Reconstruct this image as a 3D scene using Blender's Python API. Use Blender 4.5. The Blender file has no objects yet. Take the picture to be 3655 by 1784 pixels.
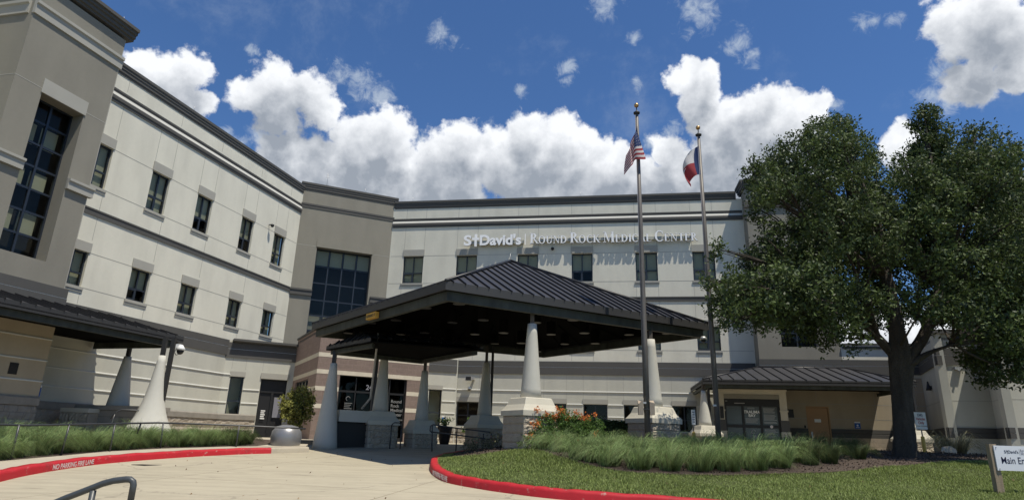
import bpy, bmesh, math, random
import numpy as np
from mathutils import Vector, Matrix
R = math.radians
rng = np.random.default_rng(7)
random.seed(7)
S = bpy.context.scene
COL = S.collection

# ------------------------------------------------------------------ camera, sky, sun
cd = bpy.data.cameras.new('camera')
cam = bpy.data.objects.new('camera', cd)
COL.objects.link(cam)
cx = Vector((0.99956158, -0.00869847, 0.02830159))
cy = Vector((-0.02960816, -0.29365748, 0.95545206))
cz = -Vector((0.0, 0.95587113, 0.29378628))
cam.matrix_world = Matrix(((cx.x, cy.x, cz.x, 0), (cx.y, cy.y, cz.y, 0), (cx.z, cy.z, cz.z, 1.6), (0, 0, 0, 1)))
cd.sensor_width = 36
cd.lens = 21.78
cd.clip_start = 0.1
cd.clip_end = 3000
S.camera = cam

SUN_AZ, SUN_EL = 133.0, 68.5          # azimuth clockwise from +Y
sv = Vector((math.sin(R(SUN_AZ)) * math.cos(R(SUN_EL)), math.cos(R(SUN_AZ)) * math.cos(R(SUN_EL)), math.sin(R(SUN_EL))))
ld = bpy.data.lights.new('sun', 'SUN')
ld.energy = 4.6
ld.angle = R(0.5)
ld.color = (1.0, 0.93, 0.80)
sun = bpy.data.objects.new('sun', ld)
sun.rotation_euler = sv.to_track_quat('Z', 'Y').to_euler()
sun.location = (0, 0, 60)
COL.objects.link(sun)

S.view_settings.view_transform = 'Standard'
S.view_settings.look = 'None'
S.view_settings.gamma = 1
S.view_settings.use_curve_mapping = False
S.view_settings.exposure = 0.2

CLOUDS = [(-0.33,0.813,0.479,0.037),(-0.304,0.829,0.47,0.027),(-0.371,0.804,0.466,0.032),(-0.5,0.735,0.457,0.032),(-0.475,0.744,0.47,0.03),(-0.453,0.751,0.481,0.028),(-0.473,0.759,0.448,0.033),(-0.447,0.778,0.441,0.02),(-0.507,0.724,0.468,0.019),(-0.35,0.803,0.482,0.041),(-0.39,0.794,0.466,0.034),(-0.313,0.816,0.485,0.036),(-0.287,0.836,0.467,0.027),(-0.351,0.818,0.455,0.035),(-0.343,0.848,0.405,0.036),(-0.3,0.865,0.402,0.042),(-0.243,0.863,0.443,0.037),(-0.208,0.864,0.458,0.031),(-0.184,0.871,0.456,0.028),(-0.243,0.887,0.393,0.056),(-0.178,0.896,0.407,0.038),(-0.289,0.88,0.376,0.043),(-0.123,0.894,0.431,0.038),(-0.086,0.893,0.443,0.041),(-0.06,0.902,0.427,0.025),(-0.122,0.913,0.389,0.051),(-0.029,0.898,0.44,0.035),(0.021,0.889,0.458,0.038),(0.078,0.883,0.464,0.035),(0.109,0.885,0.452,0.025),(0.004,0.914,0.407,0.057),(0.099,0.908,0.407,0.051),(0.166,0.888,0.428,0.031),(0.192,0.897,0.399,0.044),(0.25,0.879,0.406,0.037),(0.24,0.817,0.525,0.021),(0.261,0.807,0.529,0.024),(0.283,0.802,0.526,0.021),(0.276,0.822,0.498,0.03),(0.295,0.834,0.466,0.033),(0.326,0.818,0.474,0.03),(0.36,0.798,0.483,0.026),(0.391,0.79,0.473,0.029),(0.425,0.782,0.457,0.028),(0.355,0.825,0.439,0.053),(0.305,0.856,0.417,0.048),(0.318,0.865,0.389,0.042),(0.405,0.807,0.429,0.04),(0.547,0.655,0.521,0.035),(0.572,0.635,0.518,0.044),(0.6,0.633,0.489,0.038),(0.607,0.645,0.464,0.024),(0.575,0.686,0.445,0.03),(0.584,0.665,0.466,0.02),(0.524,0.755,0.394,0.027),(0.537,0.757,0.372,0.021),(0.525,0.838,0.148,0.049),(0.483,0.864,0.14,0.045),(0.573,0.807,0.145,0.042),
          (-0.214,0.905,0.369,0.05),(-0.091,0.918,0.385,0.051),(0.037,0.923,0.384,0.051),(0.162,0.91,0.383,0.05),(0.28,0.883,0.376,0.049),(-0.028,0.911,0.411,0.045),(-0.153,0.914,0.375,0.051),(0.222,0.898,0.38,0.05),(-0.322,0.871,0.371,0.042),(0.359,0.846,0.394,0.053),(0.129,0.894,0.429,0.038),(0.035,0.902,0.43,0.044),(0.409,0.824,0.392,0.052),(0.066,0.895,0.442,0.032),(-0.123,0.903,0.412,0.038),(0.149,0.902,0.406,0.044),(-0.266,0.881,0.39,0.049),(-0.354,0.854,0.382,0.036),(0.236,0.869,0.434,0.031),(-0.208,0.881,0.426,0.037),(-0.243,0.875,0.418,0.037),(0.332,0.848,0.414,0.054),(0.385,0.81,0.442,0.046),(0.286,0.819,0.497,0.027),(0.271,0.813,0.516,0.027),(0.584,0.645,0.492,0.044),(0.563,0.664,0.493,0.03),(0.611,0.656,0.443,0.022),
          (0.2,-0.9,0.39,0.16),(-0.4,-0.85,0.34,0.14),(0.8,-0.5,0.33,0.13),(-0.85,-0.4,0.34,0.12),(0.5,-0.75,0.43,0.1)]  # unseen clouds behind the camera, added for reflections and light
WISPS = [(-0.404,0.824,0.398,0.023),(-0.422,0.807,0.414,0.016),(-0.378,0.828,0.414,0.023),(-0.036,0.883,0.467,0.019),(0.001,0.875,0.485,0.015),(0.24,0.854,0.461,0.018),(0.45,0.763,0.463,0.016),(0.464,0.698,0.545,0.018),(0.557,0.706,0.438,0.021),(-0.148,0.879,0.454,0.015),(-0.263,0.812,0.521,0.023),(-0.23,0.828,0.512,0.029),(-0.207,0.841,0.5,0.023),(-0.123,0.803,0.583,0.023),(-0.093,0.81,0.578,0.019),(0.076,0.832,0.55,0.017),(0.08,0.843,0.532,0.011),(0.182,0.828,0.53,0.017),(0.132,0.769,0.625,0.029),(0.256,0.756,0.602,0.032),(0.315,0.768,0.558,0.029),(0.335,0.771,0.541,0.018),(0.006,0.853,0.522,0.012),(0.548,0.692,0.47,0.023),(0.542,0.712,0.447,0.023),(0.488,0.685,0.542,0.017),(0.212,0.866,0.453,0.025),(0.24,0.854,0.461,0.017),(0.171,0.796,0.581,0.013),(-0.376,0.766,0.52,0.01)]

W = bpy.data.worlds.new('World')
S.world = W
W.use_nodes = True
wt = W.node_tree
wt.nodes.clear()


def N(t, typ, **kw):
    n = t.nodes.new(typ)
    for k, v in kw.items():
        setattr(n, k, v)
    return n


def math_node(t, op, a, b=None, c=None, clamp=False):
    n = N(t, 'ShaderNodeMath', operation=op, use_clamp=clamp)
    for i, v in enumerate((a, b, c)):
        if v is None:
            continue
        if isinstance(v, (int, float)):
            n.inputs[i].default_value = v
        else:
            t.links.new(v, n.inputs[i])
    return n.outputs[0]


def blob_group(name, blobs):
    g = bpy.data.node_groups.new(name, 'ShaderNodeTree')
    g.interface.new_socket('Vector', in_out='INPUT', socket_type='NodeSocketVector')
    g.interface.new_socket('Field', in_out='OUTPUT', socket_type='NodeSocketFloat')
    gi = N(g, 'NodeGroupInput')
    go = N(g, 'NodeGroupOutput')
    prev = None
    for (x, y, z, r) in blobs:
        d = N(g, 'ShaderNodeVectorMath', operation='DISTANCE')
        g.links.new(gi.outputs[0], d.inputs[0])
        L = math.sqrt(x * x + y * y + z * z)
        d.inputs[1].default_value = (x / L, y / L, z / L)
        q = math_node(g, 'MULTIPLY_ADD', d.outputs['Value'], -1.0 / (r * 1.14), 1.0)
        if prev is None:
            prev = q
        else:
            prev = math_node(g, 'MAXIMUM', prev, q)
    g.links.new(prev, go.inputs[0])
    return g


tc = N(wt, 'ShaderNodeTexCoord')
dirv = tc.outputs['Generated']


def wnoise(scale, detail, rough=0.55, off=0.0, w=0.0):
    n = N(wt, 'ShaderNodeTexNoise', noise_dimensions='3D')
    n.inputs['Scale'].default_value = scale
    n.inputs['Detail'].default_value = detail
    n.inputs['Roughness'].default_value = rough
    n.inputs['Distortion'].default_value = w
    if off:
        a = N(wt, 'ShaderNodeVectorMath', operation='ADD')
        wt.links.new(dirv, a.inputs[0])
        a.inputs[1].default_value = (off, off * .7, off * .3)
        wt.links.new(a.outputs[0], n.inputs['Vector'])
    else:
        wt.links.new(dirv, n.inputs['Vector'])
    return n


def field_at(group, amp, scale, shift=None):
    """cloud field looked up along a direction jittered by turbulence"""
    nn = wnoise(scale, 5, 0.6)
    s = N(wt, 'ShaderNodeVectorMath', operation='SUBTRACT')
    wt.links.new(nn.outputs['Color'], s.inputs[0])
    s.inputs[1].default_value = (.5, .5, .5)
    m = N(wt, 'ShaderNodeVectorMath', operation='MULTIPLY_ADD')
    wt.links.new(s.outputs[0], m.inputs[0])
    m.inputs[1].default_value = (amp, amp, amp)
    wt.links.new(dirv, m.inputs[2])
    v = m.outputs[0]
    if shift:
        a = N(wt, 'ShaderNodeVectorMath', operation='ADD')
        wt.links.new(v, a.inputs[0])
        a.inputs[1].default_value = shift
        v = a.outputs[0]
    g = N(wt, 'ShaderNodeGroup')
    g.node_tree = group
    wt.links.new(v, g.inputs[0])
    return g.outputs[0]


def smooth(v, lo, hi, a=0.0, b=1.0):
    n = N(wt, 'ShaderNodeMapRange', interpolation_type='SMOOTHSTEP')
    wt.links.new(v, n.inputs['Value'])
    n.inputs['From Min'].default_value = lo
    n.inputs['From Max'].default_value = hi
    n.inputs['To Min'].default_value = a
    n.inputs['To Max'].default_value = b
    return n.outputs['Result']


GC = blob_group('cumulus', CLOUDS)
GW = blob_group('wisps', WISPS)
fine = wnoise(38, 8, 0.62)
f0 = field_at(GC, 0.05, 17)
f1 = field_at(GC, 0.05, 17, (0.004, -0.010, 0.024))
f2 = field_at(GC, 0.05, 17, (0.010, -0.022, 0.055))
fn = math_node(wt, 'MULTIPLY_ADD', fine.outputs['Fac'], 1.1, -0.56)
dens = smooth(math_node(wt, 'ADD', f0, fn), -0.02, 0.32)
# light comes from above: darker where more cloud lies on the sunward side
s1 = smooth(math_node(wt, 'ADD', f1, fn), -0.3, 0.9)
s2 = smooth(f2, -0.6, 0.8)
shade = math_node(wt, 'MULTIPLY_ADD', s1, 0.45, math_node(wt, 'MULTIPLY', s2, 0.55))
puff = wnoise(24, 7, 0.55, 3.1)
shade = math_node(wt, 'ADD', shade, math_node(wt, 'MULTIPLY_ADD', puff.outputs['Fac'], 1.3, -0.66), clamp=True)
wf = field_at(GW, 0.04, 20)
wn = wnoise(46, 8, 0.68, 5.3, 0.6)
wd = smooth(math_node(wt, 'ADD', wf, math_node(wt, 'MULTIPLY_ADD', wn.outputs['Fac'], 2.6, -1.5)), -0.1, 1.0, 0.0, 0.75)
veil = wnoise(7, 8, 0.65, 9.7, 0.15)
vd = smooth(veil.outputs['Fac'], 0.54, 0.85, 0.0, 0.28)

sky = N(wt, 'ShaderNodeTexSky', sky_type='NISHITA')
sky.sun_disc = False
sky.sun_elevation = R(SUN_EL)
sky.sun_rotation = R(SUN_AZ)
sky.altitude = 0
sky.air_density = 1.0
sky.dust_density = 0.0
sky.ozone_density = 6.0
cc = N(wt, 'ShaderNodeMix', data_type='RGBA')
wt.links.new(shade, cc.inputs['Factor'])
cc.inputs['A'].default_value = (8.6, 8.8, 9.1, 1)
cc.inputs['B'].default_value = (2.9, 3.25, 3.8, 1)
mx = N(wt, 'ShaderNodeMix', data_type='RGBA')
m1 = math_node(wt, 'MAXIMUM', wd, vd)
wt.links.new(m1, mx.inputs['Factor'])
tint = N(wt, 'ShaderNodeMix', data_type='RGBA', blend_type='MULTIPLY')
tint.inputs['Factor'].default_value = 1
wt.links.new(sky.outputs[0], tint.inputs['A'])
tint.inputs['B'].default_value = (.66, .84, 1.02, 1)
wt.links.new(tint.outputs['Result'], mx.inputs['A'])
mx.inputs['B'].default_value = (4.6, 5.3, 6.2, 1)
mx2 = N(wt, 'ShaderNodeMix', data_type='RGBA')
wt.links.new(dens, mx2.inputs['Factor'])
wt.links.new(mx.outputs['Result'], mx2.inputs['A'])
wt.links.new(cc.outputs['Result'], mx2.inputs['B'])
bg = N(wt, 'ShaderNodeBackground')
bg.inputs['Strength'].default_value = 0.1
wt.links.new(mx2.outputs['Result'], bg.inputs['Color'])
wo = N(wt, 'ShaderNodeOutputWorld')
wt.links.new(bg.outputs[0], wo.inputs['Surface'])
W.cycles.sampling_method = 'MANUAL'
W.cycles.sample_map_resolution = 512

# ------------------------------------------------------------------ materials
MATS = {}


def mat(name, col, rough=0.8, var=0.08, vs=2.0, bump=0.0, bs=60.0, spec=0.3, metal=0.0, fine=0.0, island=None,
        trans=0.0, col2=None, stretch=None, bd=0.01):
    m = bpy.data.materials.new(name)
    m.use_nodes = True
    t = m.node_tree
    p = t.nodes['Principled BSDF']
    p.inputs['Roughness'].default_value = rough
    p.inputs['Specular IOR Level'].default_value = spec
    p.inputs['Metallic'].default_value = metal
    c = (*col, 1)
    tcn = N(t, 'ShaderNodeTexCoord')
    vec = tcn.outputs['Object']
    if stretch:
        mp = N(t, 'ShaderNodeMapping')
        mp.inputs['Scale'].default_value = stretch
        t.links.new(vec, mp.inputs['Vector'])
        vec = mp.outputs[0]
    n = N(t, 'ShaderNodeTexNoise')
    n.inputs['Scale'].default_value = vs
    n.inputs['Detail'].default_value = 6
    n.inputs['Roughness'].default_value = .62
    t.links.new(vec, n.inputs['Vector'])
    mixn = N(t, 'ShaderNodeMix', data_type='RGBA')
    lo = [max(0, v * (1 - 2.2 * var)) for v in col]
    hi = [min(1, v * (1 + 2.2 * var)) for v in (col2 or col)]
    mixn.inputs['A'].default_value = (*lo, 1)
    mixn.inputs['B'].default_value = (*hi, 1)
    fac = n.outputs['Fac']
    if island is not None:
        g = N(t, 'ShaderNodeNewGeometry')
        fac = math_node(t, 'MULTIPLY_ADD', g.outputs['Random Per Island'], island, math_node(t, 'MULTIPLY', n.outputs['Fac'], 1 - island))
    elif fine:
        n2 = N(t, 'ShaderNodeTexNoise')
        n2.inputs['Scale'].default_value = vs * 14
        n2.inputs['Detail'].default_value = 4
        t.links.new(vec, n2.inputs['Vector'])
        fac = math_node(t, 'MULTIPLY_ADD', n2.outputs['Fac'], fine, math_node(t, 'MULTIPLY', n.outputs['Fac'], 1 - fine))
    t.links.new(fac, mixn.inputs['Factor'])
    t.links.new(mixn.outputs['Result'], p.inputs['Base Color'])
    if bump:
        nb = N(t, 'ShaderNodeTexNoise')
        nb.inputs['Scale'].default_value = bs
        nb.inputs['Detail'].default_value = 5
        t.links.new(tcn.outputs['Object'], nb.inputs['Vector'])
        b = N(t, 'ShaderNodeBump')
        b.inputs['Strength'].default_value = bump
        b.inputs['Distance'].default_value = bd
        t.links.new(nb.outputs['Fac'], b.inputs['Height'])
        t.links.new(b.outputs[0], p.inputs['Normal'])
    if trans:
        tr = N(t, 'ShaderNodeBsdfTranslucent')
        t.links.new(mixn.outputs['Result'], tr.inputs['Color'])
        ms = N(t, 'ShaderNodeMixShader')
        ms.inputs[0].default_value = trans
        out = t.nodes['Material Output']
        t.links.new(p.outputs[0], ms.inputs[1])
        t.links.new(tr.outputs[0], ms.inputs[2])
        t.links.new(ms.outputs[0], out.inputs['Surface'])
    MATS[name] = m
    return m


def brick_mat(name, c1, c2, mortar, bw, bh, rot=0.0, bump=0.4, rough=.9, msize=.012):
    """blocks laid in world space on a vertical wall that runs along heading rot"""
    m = bpy.data.materials.new(name)
    m.use_nodes = True
    t = m.node_tree
    p = t.nodes['Principled BSDF']
    p.inputs['Roughness'].default_value = rough
    g = N(t, 'ShaderNodeNewGeometry')
    mp = N(t, 'ShaderNodeMapping', vector_type='POINT')
    mp.inputs['Rotation'].default_value = (0, 0, -rot)
    t.links.new(g.outputs['Position'], mp.inputs['Vector'])
    sp = N(t, 'ShaderNodeSeparateXYZ')
    t.links.new(mp.outputs[0], sp.inputs[0])
    cb = N(t, 'ShaderNodeCombineXYZ')
    t.links.new(sp.outputs['X'], cb.inputs['X'])
    t.links.new(sp.outputs['Z'], cb.inputs['Y'])
    b = N(t, 'ShaderNodeTexBrick')
    b.inputs['Color1'].default_value = (*c1, 1)
    b.inputs['Color2'].default_value = (*c2, 1)
    b.inputs['Mortar'].default_value = (*mortar, 1)
    b.inputs['Scale'].default_value = 1
    b.inputs['Mortar Size'].default_value = msize
    b.inputs['Brick Width'].default_value = bw
    b.inputs['Row Height'].default_value = bh
    b.inputs['Bias'].default_value = 0
    t.links.new(cb.outputs[0], b.inputs['Vector'])
    n = N(t, 'ShaderNodeTexNoise')
    n.inputs['Scale'].default_value = 9
    n.inputs['Detail'].default_value = 8
    n.inputs['Roughness'].default_value = .7
    t.links.new(g.outputs['Position'], n.inputs['Vector'])
    mm = N(t, 'ShaderNodeMix', data_type='RGBA', blend_type='MULTIPLY')
    mm.inputs['Factor'].default_value = 1
    cr = N(t, 'ShaderNodeMapRange')
    cr.inputs['To Min'].default_value = .72
    cr.inputs['To Max'].default_value = 1.25
    t.links.new(n.outputs['Fac'], cr.inputs['Value'])
    t.links.new(b.outputs['Color'], mm.inputs['A'])
    t.links.new(cr.outputs[0], mm.inputs['B'])
    t.links.new(mm.outputs['Result'], p.inputs['Base Color'])
    bp = N(t, 'ShaderNodeBump')
    bp.inputs['Strength'].default_value = bump
    bp.inputs['Distance'].default_value = .03
    hh = math_node(t, 'MULTIPLY_ADD', b.outputs['Fac'], -0.6, n.outputs['Fac'])
    t.links.new(hh, bp.inputs['Height'])
    t.links.new(bp.outputs[0], p.inputs['Normal'])
    MATS[name] = m
    return m


def stucco(name, col):
    """sand finish coat: broad mottling, fine grain and faint vertical weather streaks"""
    m = mat(name, col, 0.9, 0.05, 0.7, 0.35, 90, fine=.35)
    t = m.node_tree
    p = t.nodes['Principled BSDF']
    src = p.inputs['Base Color'].links[0].from_socket
    tcn = N(t, 'ShaderNodeTexCoord')
    mp = N(t, 'ShaderNodeMapping')
    mp.inputs['Scale'].default_value = (1.1, 1.1, 0.3)
    t.links.new(tcn.outputs['Object'], mp.inputs['Vector'])
    n = N(t, 'ShaderNodeTexNoise')
    n.inputs['Scale'].default_value = 1.4
    n.inputs['Detail'].default_value = 6
    t.links.new(mp.outputs[0], n.inputs['Vector'])
    cr = N(t, 'ShaderNodeMapRange')
    cr.inputs['From Min'].default_value = .3
    cr.inputs['From Max'].default_value = .62
    cr.inputs['To Min'].default_value = .92
    cr.inputs['To Max'].default_value = 1.02
    t.links.new(n.outputs['Fac'], cr.inputs['Value'])
    mm = N(t, 'ShaderNodeMix', data_type='RGBA', blend_type='MULTIPLY')
    mm.inputs['Factor'].default_value = 1
    t.links.new(src, mm.inputs['A'])
    t.links.new(cr.outputs[0], mm.inputs['B'])
    t.links.new(mm.outputs['Result'], p.inputs['Base Color'])
    return m


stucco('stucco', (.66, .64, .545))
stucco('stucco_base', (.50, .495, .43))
stucco('taupe', (.235, .222, .185))
stucco('tan', (.40, .34, .25))
stucco('vestibule', (.50, .46, .37))
stucco('cone', (.50, .49, .435))
mat('lintel', (.36, .35, .31), .85, .05, 1, .2, 90)
mat('trim', (.085, .083, .078), .75, .06, 1, .1, 60)
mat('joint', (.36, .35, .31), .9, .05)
mat('cove', (.56, .55, .50), .7, .03)
mat('rib', (.60, .60, .56), .8, .04)
mat('frame', (.018, .024, .035), .4, .05, spec=.5)
mat('black', (.012, .012, .013), .5, .05, spec=.5)
mat('interior_dark', (.03, .03, .032), .9, .1)  # near-black core behind the glass, room darkness put into the colour
mat('blind', (.52, .52, .42), .8, .05, 1)
mat('roof_metal', (.045, .045, .05), .45, .12, .8, spec=.45, metal=.2)
mat('seam', (.02, .02, .022), .45, .1, .8, spec=.5, metal=.3)
mat('fascia', (.04, .04, .04), .5, .08, 1, spec=.4)
mat('beam', (.028, .042, .038), .6, .45, 3, .1, 40, stretch=(1, 1, .35), col2=(.045, .05, .042))
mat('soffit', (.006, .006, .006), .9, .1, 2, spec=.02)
mat('steel_dark', (.03, .03, .03), .5, .1)
mat('post_steel', (.075, .065, .055), .6, .3, 8)
mat('limestone', (.50, .47, .385), .85, .09, 3, .3, 50, fine=.4)
mat('split_stone', (.36, .315, .255), .95, .25, 5, 1.0, 22, fine=.5, bd=.03)
mat('split_stone_b', (.37, .325, .255), .95, .28, 5, 1.0, 22, fine=.5, bd=.03)
mat('grey_stone', (.25, .23, .2), .9, .15, 4, .3, 40)
brick_mat('cmu', (.24, .22, .19), (.27, .24, .2), (.17, .155, .135), .4, .2, math.atan2(.9625, .2714), .2)
brick_mat('cmu_right', (.33, .28, .22), (.36, .30, .235), (.28, .24, .19), .4, .2, math.atan2(-.1587, .9873), .2)
brick_mat('brown_block', (.195, .145, .12), (.225, .168, .138), (.24, .175, .15), .4, .2, R(29), .25)
mat('cream_block', (.60, .54, .43), .9, .08, 4, .3, 40)
mat('concrete_walk', (.40, .355, .275), .9, .1, 1.5, .25, 80, fine=.4)
mat('red_paint', (.42, .018, .026), .55, .13, 3, .15, 30, fine=.5)
mat('white_paint', (.82, .82, .80), .5, .04)
mat('pole', (.14, .13, .12), .55, .25, 3, .05, 20, metal=.25, spec=.4, stretch=(3, 3, .6))
mat('gold', (.55, .33, .14), .35, .1, metal=.8)
mat('flag_red', (.38, .06, .07), .85, .06, trans=.35)
mat('flag_white', (.72, .70, .70), .85, .04, trans=.35)
mat('flag_blue', (.03, .05, .14), .85, .06, trans=.3)
mat('rail', (.035, .037, .04), .38, .1, 6, spec=.5)
mat('rail_near', (.05, .056, .06), .42, .12, 9, .1, 60, spec=.5)
mat('bark', (.06, .05, .04), .95, .35, 5, 1.0, 26, stretch=(1, 1, .3), bd=.05)
mat('leaf_oak', (.018, .038, .013), .6, .6, .6, spec=.2, island=.12, trans=.2, col2=(.072, .102, .032))
mat('leaf_oak_b', (.014, .028, .015), .55, .5, .7, spec=.25, island=.2, trans=.16, col2=(.06, .082, .04))
mat('leaf_shrub', (.075, .11, .025), .55, .5, 2, island=.7, trans=.3, col2=(.20, .20, .05))
mat('leaf_green', (.04, .085, .022), .5, .5, 2, island=.7, trans=.3, col2=(.10, .17, .04))
mat('leaf_hedge', (.02, .04, .015), .5, .5, 2, island=.7, trans=.2, col2=(.05, .085, .025))
mat('leaf_rose', (.07, .085, .05), .55, .5, 2, island=.7, trans=.3, col2=(.16, .16, .09))
mat('petal', (.72, .12, .03), .6, .3, 6, island=.8, trans=.35, col2=(.8, .22, .06))
mat('petal_pink', (.6, .18, .16), .6, .3, 6, island=.8, trans=.35)
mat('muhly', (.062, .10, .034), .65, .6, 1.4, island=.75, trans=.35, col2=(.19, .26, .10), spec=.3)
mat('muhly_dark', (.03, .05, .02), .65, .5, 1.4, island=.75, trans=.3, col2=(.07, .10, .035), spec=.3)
mat('straw', (.26, .23, .12), .7, .3, 2, island=.7, trans=.3)
mat('dead_leaf', (.16, .10, .05), .8, .4, 5, island=.8)
mat('sedge', (.07, .08, .055), .6, .5, 1.4, island=.75, trans=.2, col2=(.17, .18, .12))
mat('lawn_blade', (.085, .13, .028), .6, .45, .9, island=.6, trans=.35, col2=(.20, .25, .075))
mat('lawn_soil', (.065, .08, .028), .95, .3, 6, .6, 40, fine=.5)
mat('mulch', (.03, .022, .017), .95, .5, 14, 1.0, 60, fine=.6, col2=(.08, .06, .047), bd=.03)
mat('rock', (.50, .44, .34), .95, .15, 6, .8, 12, bd=.03)
mat('gravel', (.42, .38, .30), .95, .3, 20, 1.0, 50, fine=.5, bd=.02)
mat('wood_post', (.30, .235, .16), .85, .2, 4, .4, 40, stretch=(4, 4, .5))
mat('board', (.76, .77, .80), .4, .02)
mat('worn_paint', (.62, .52, .50), .7, .3, 25)
mat('navy', (.012, .014, .045), .5, .02)
mat('grey_text', (.22, .22, .25), .5, .02)
mat('yellow', (.62, .42, .10), .55, .08, 4)
mat('sign_yellow', (.55, .32, .06), .6, .15, 6)
mat('blue_sign', (.03, .12, .42), .5, .05)
mat('door_tan', (.44, .27, .14), .6, .08, 1.2)
mat('metal_light', (.45, .44, .42), .4, .05, metal=.5)
mat('box_tan', (.40, .33, .25), .6, .1, 3)
mat('planter', (.035, .028, .024), .6, .15, 3)
mat('polished', (.26, .26, .265), .38, .15, 2, spec=.6, metal=.5)
mat('camera_white', (.75, .75, .73), .4, .03)
mat('lettering', (.93, .93, .92), .35, .02)
mat('letter_side', (.045, .045, .045), .5, .03)
mat('lettering_dim', (.20, .20, .195), .5, .03)
mat('fine_print', (.34, .34, .33), .5, .03)
mat('panel', (.075, .08, .075), .18, .1, 1, spec=.6)
mat('sign_red', (.45, .06, .06), .5, .03)
mat('lamp_rim', (.12, .11, .095), .4, .05)
mat('trunk_smooth', (.12, .10, .08), .9, .3, 5, .5, 30)
mat('road_line', (.62, .60, .55), .7, .2, 3)


def glass_mat(name, tint, t_amt):
    m = bpy.data.materials.new(name)
    m.use_nodes = True
    t = m.node_tree
    t.nodes.clear()
    tr = N(t, 'ShaderNodeBsdfTransparent')
    tr.inputs[0].default_value = (*tint, 1)
    gl = N(t, 'ShaderNodeBsdfGlossy')
    gl.inputs['Roughness'].default_value = .02
    gl.inputs['Color'].default_value = (.85, .80, .72, 1)
    fr = N(t, 'ShaderNodeFresnel')
    fr.inputs[0].default_value = 1.5
    nz = N(t, 'ShaderNodeTexNoise')
    nz.inputs['Scale'].default_value = .8
    tcn = N(t, 'ShaderNodeTexCoord')
    t.links.new(tcn.outputs['Object'], nz.inputs['Vector'])
    bp = N(t, 'ShaderNodeBump')
    bp.inputs['Strength'].default_value = .12
    bp.inputs['Distance'].default_value = .05
    t.links.new(nz.outputs['Fac'], bp.inputs['Height'])
    t.links.new(bp.outputs[0], gl.inputs['Normal'])
    ms = N(t, 'ShaderNodeMixShader')
    f = math_node(t, 'MULTIPLY_ADD', fr.outputs[0], .36, t_amt, clamp=True)
    t.links.new(f, ms.inputs[0])
    t.links.new(tr.outputs[0], ms.inputs[1])
    t.links.new(gl.outputs[0], ms.inputs[2])
    o = N(t, 'ShaderNodeOutputMaterial')
    t.links.new(ms.outputs[0], o.inputs['Surface'])
    MATS[name] = m


glass_mat('glass', (.74, .76, .70), .01)
glass_mat('glass_dark', (.22, .25, .27), .03)
glass_mat('glass_door', (.10, .10, .11), .0)


def concrete_mat():
    m = mat('concrete', (.385, .345, .255), .9, .1, .55, .2, 70, fine=.3)
    t = m.node_tree
    p = t.nodes['Principled BSDF']
    src = p.inputs['Base Color'].links[0].from_socket
    tcn = N(t, 'ShaderNodeTexCoord')
    # long soft tyre and broom streaks
    mp = N(t, 'ShaderNodeMapping')
    mp.inputs['Rotation'].default_value = (0, 0, R(-18))
    mp.inputs['Scale'].default_value = (.45, 3.2, 1)
    t.links.new(tcn.outputs['Object'], mp.inputs['Vector'])
    n = N(t, 'ShaderNodeTexNoise')
    n.inputs['Scale'].default_value = 1.3
    n.inputs['Detail'].default_value = 7
    n.inputs['Roughness'].default_value = .65
    t.links.new(mp.outputs[0], n.inputs['Vector'])
    cr = N(t, 'ShaderNodeMapRange')
    cr.inputs['From Min'].default_value = .32
    cr.inputs['From Max'].default_value = .6
    cr.inputs['To Min'].default_value = .86
    cr.inputs['To Max'].default_value = 1.03
    t.links.new(n.outputs['Fac'], cr.inputs['Value'])
    # expansion joints
    mp2 = N(t, 'ShaderNodeMapping')
    mp2.inputs['Rotation'].default_value = (0, 0, R(14))
    t.links.new(tcn.outputs['Object'], mp2.inputs['Vector'])
    b = N(t, 'ShaderNodeTexBrick')
    b.offset = 0
    b.inputs['Scale'].default_value = 1
    b.inputs['Brick Width'].default_value = 4.6
    b.inputs['Row Height'].default_value = 3.6
    b.inputs['Mortar Size'].default_value = .012
    b.inputs['Color1'].default_value = (1, 1, 1, 1)
    b.inputs['Color2'].default_value = (.95, .95, .95, 1)
    b.inputs['Mortar'].default_value = (.55, .53, .5, 1)
    t.links.new(mp2.outputs[0], b.inputs['Vector'])
    # dark oil drips
    v = N(t, 'ShaderNodeTexVoronoi')
    v.inputs['Scale'].default_value = 1.1
    mp3 = N(t, 'ShaderNodeMapping')
    mp3.inputs['Scale'].default_value = (.6, 2.0, 1)
    t.links.new(tcn.outputs['Object'], mp3.inputs['Vector'])
    t.links.new(mp3.outputs[0], v.inputs['Vector'])
    st = N(t, 'ShaderNodeMapRange')
    st.inputs['From Min'].default_value = .02
    st.inputs['From Max'].default_value = .16
    st.inputs['To Min'].default_value = .62
    st.inputs['To Max'].default_value = 1.0
    t.links.new(v.outputs['Distance'], st.inputs['Value'])
    cur = src
    for o in (cr.outputs[0], b.outputs['Color'], st.outputs[0]):
        mm = N(t, 'ShaderNodeMix', data_type='RGBA', blend_type='MULTIPLY')
        mm.inputs['Factor'].default_value = 1
        t.links.new(cur, mm.inputs['A'])
        t.links.new(o, mm.inputs['B'])
        cur = mm.outputs['Result']
    t.links.new(cur, p.inputs['Base Color'])


concrete_mat()


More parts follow.
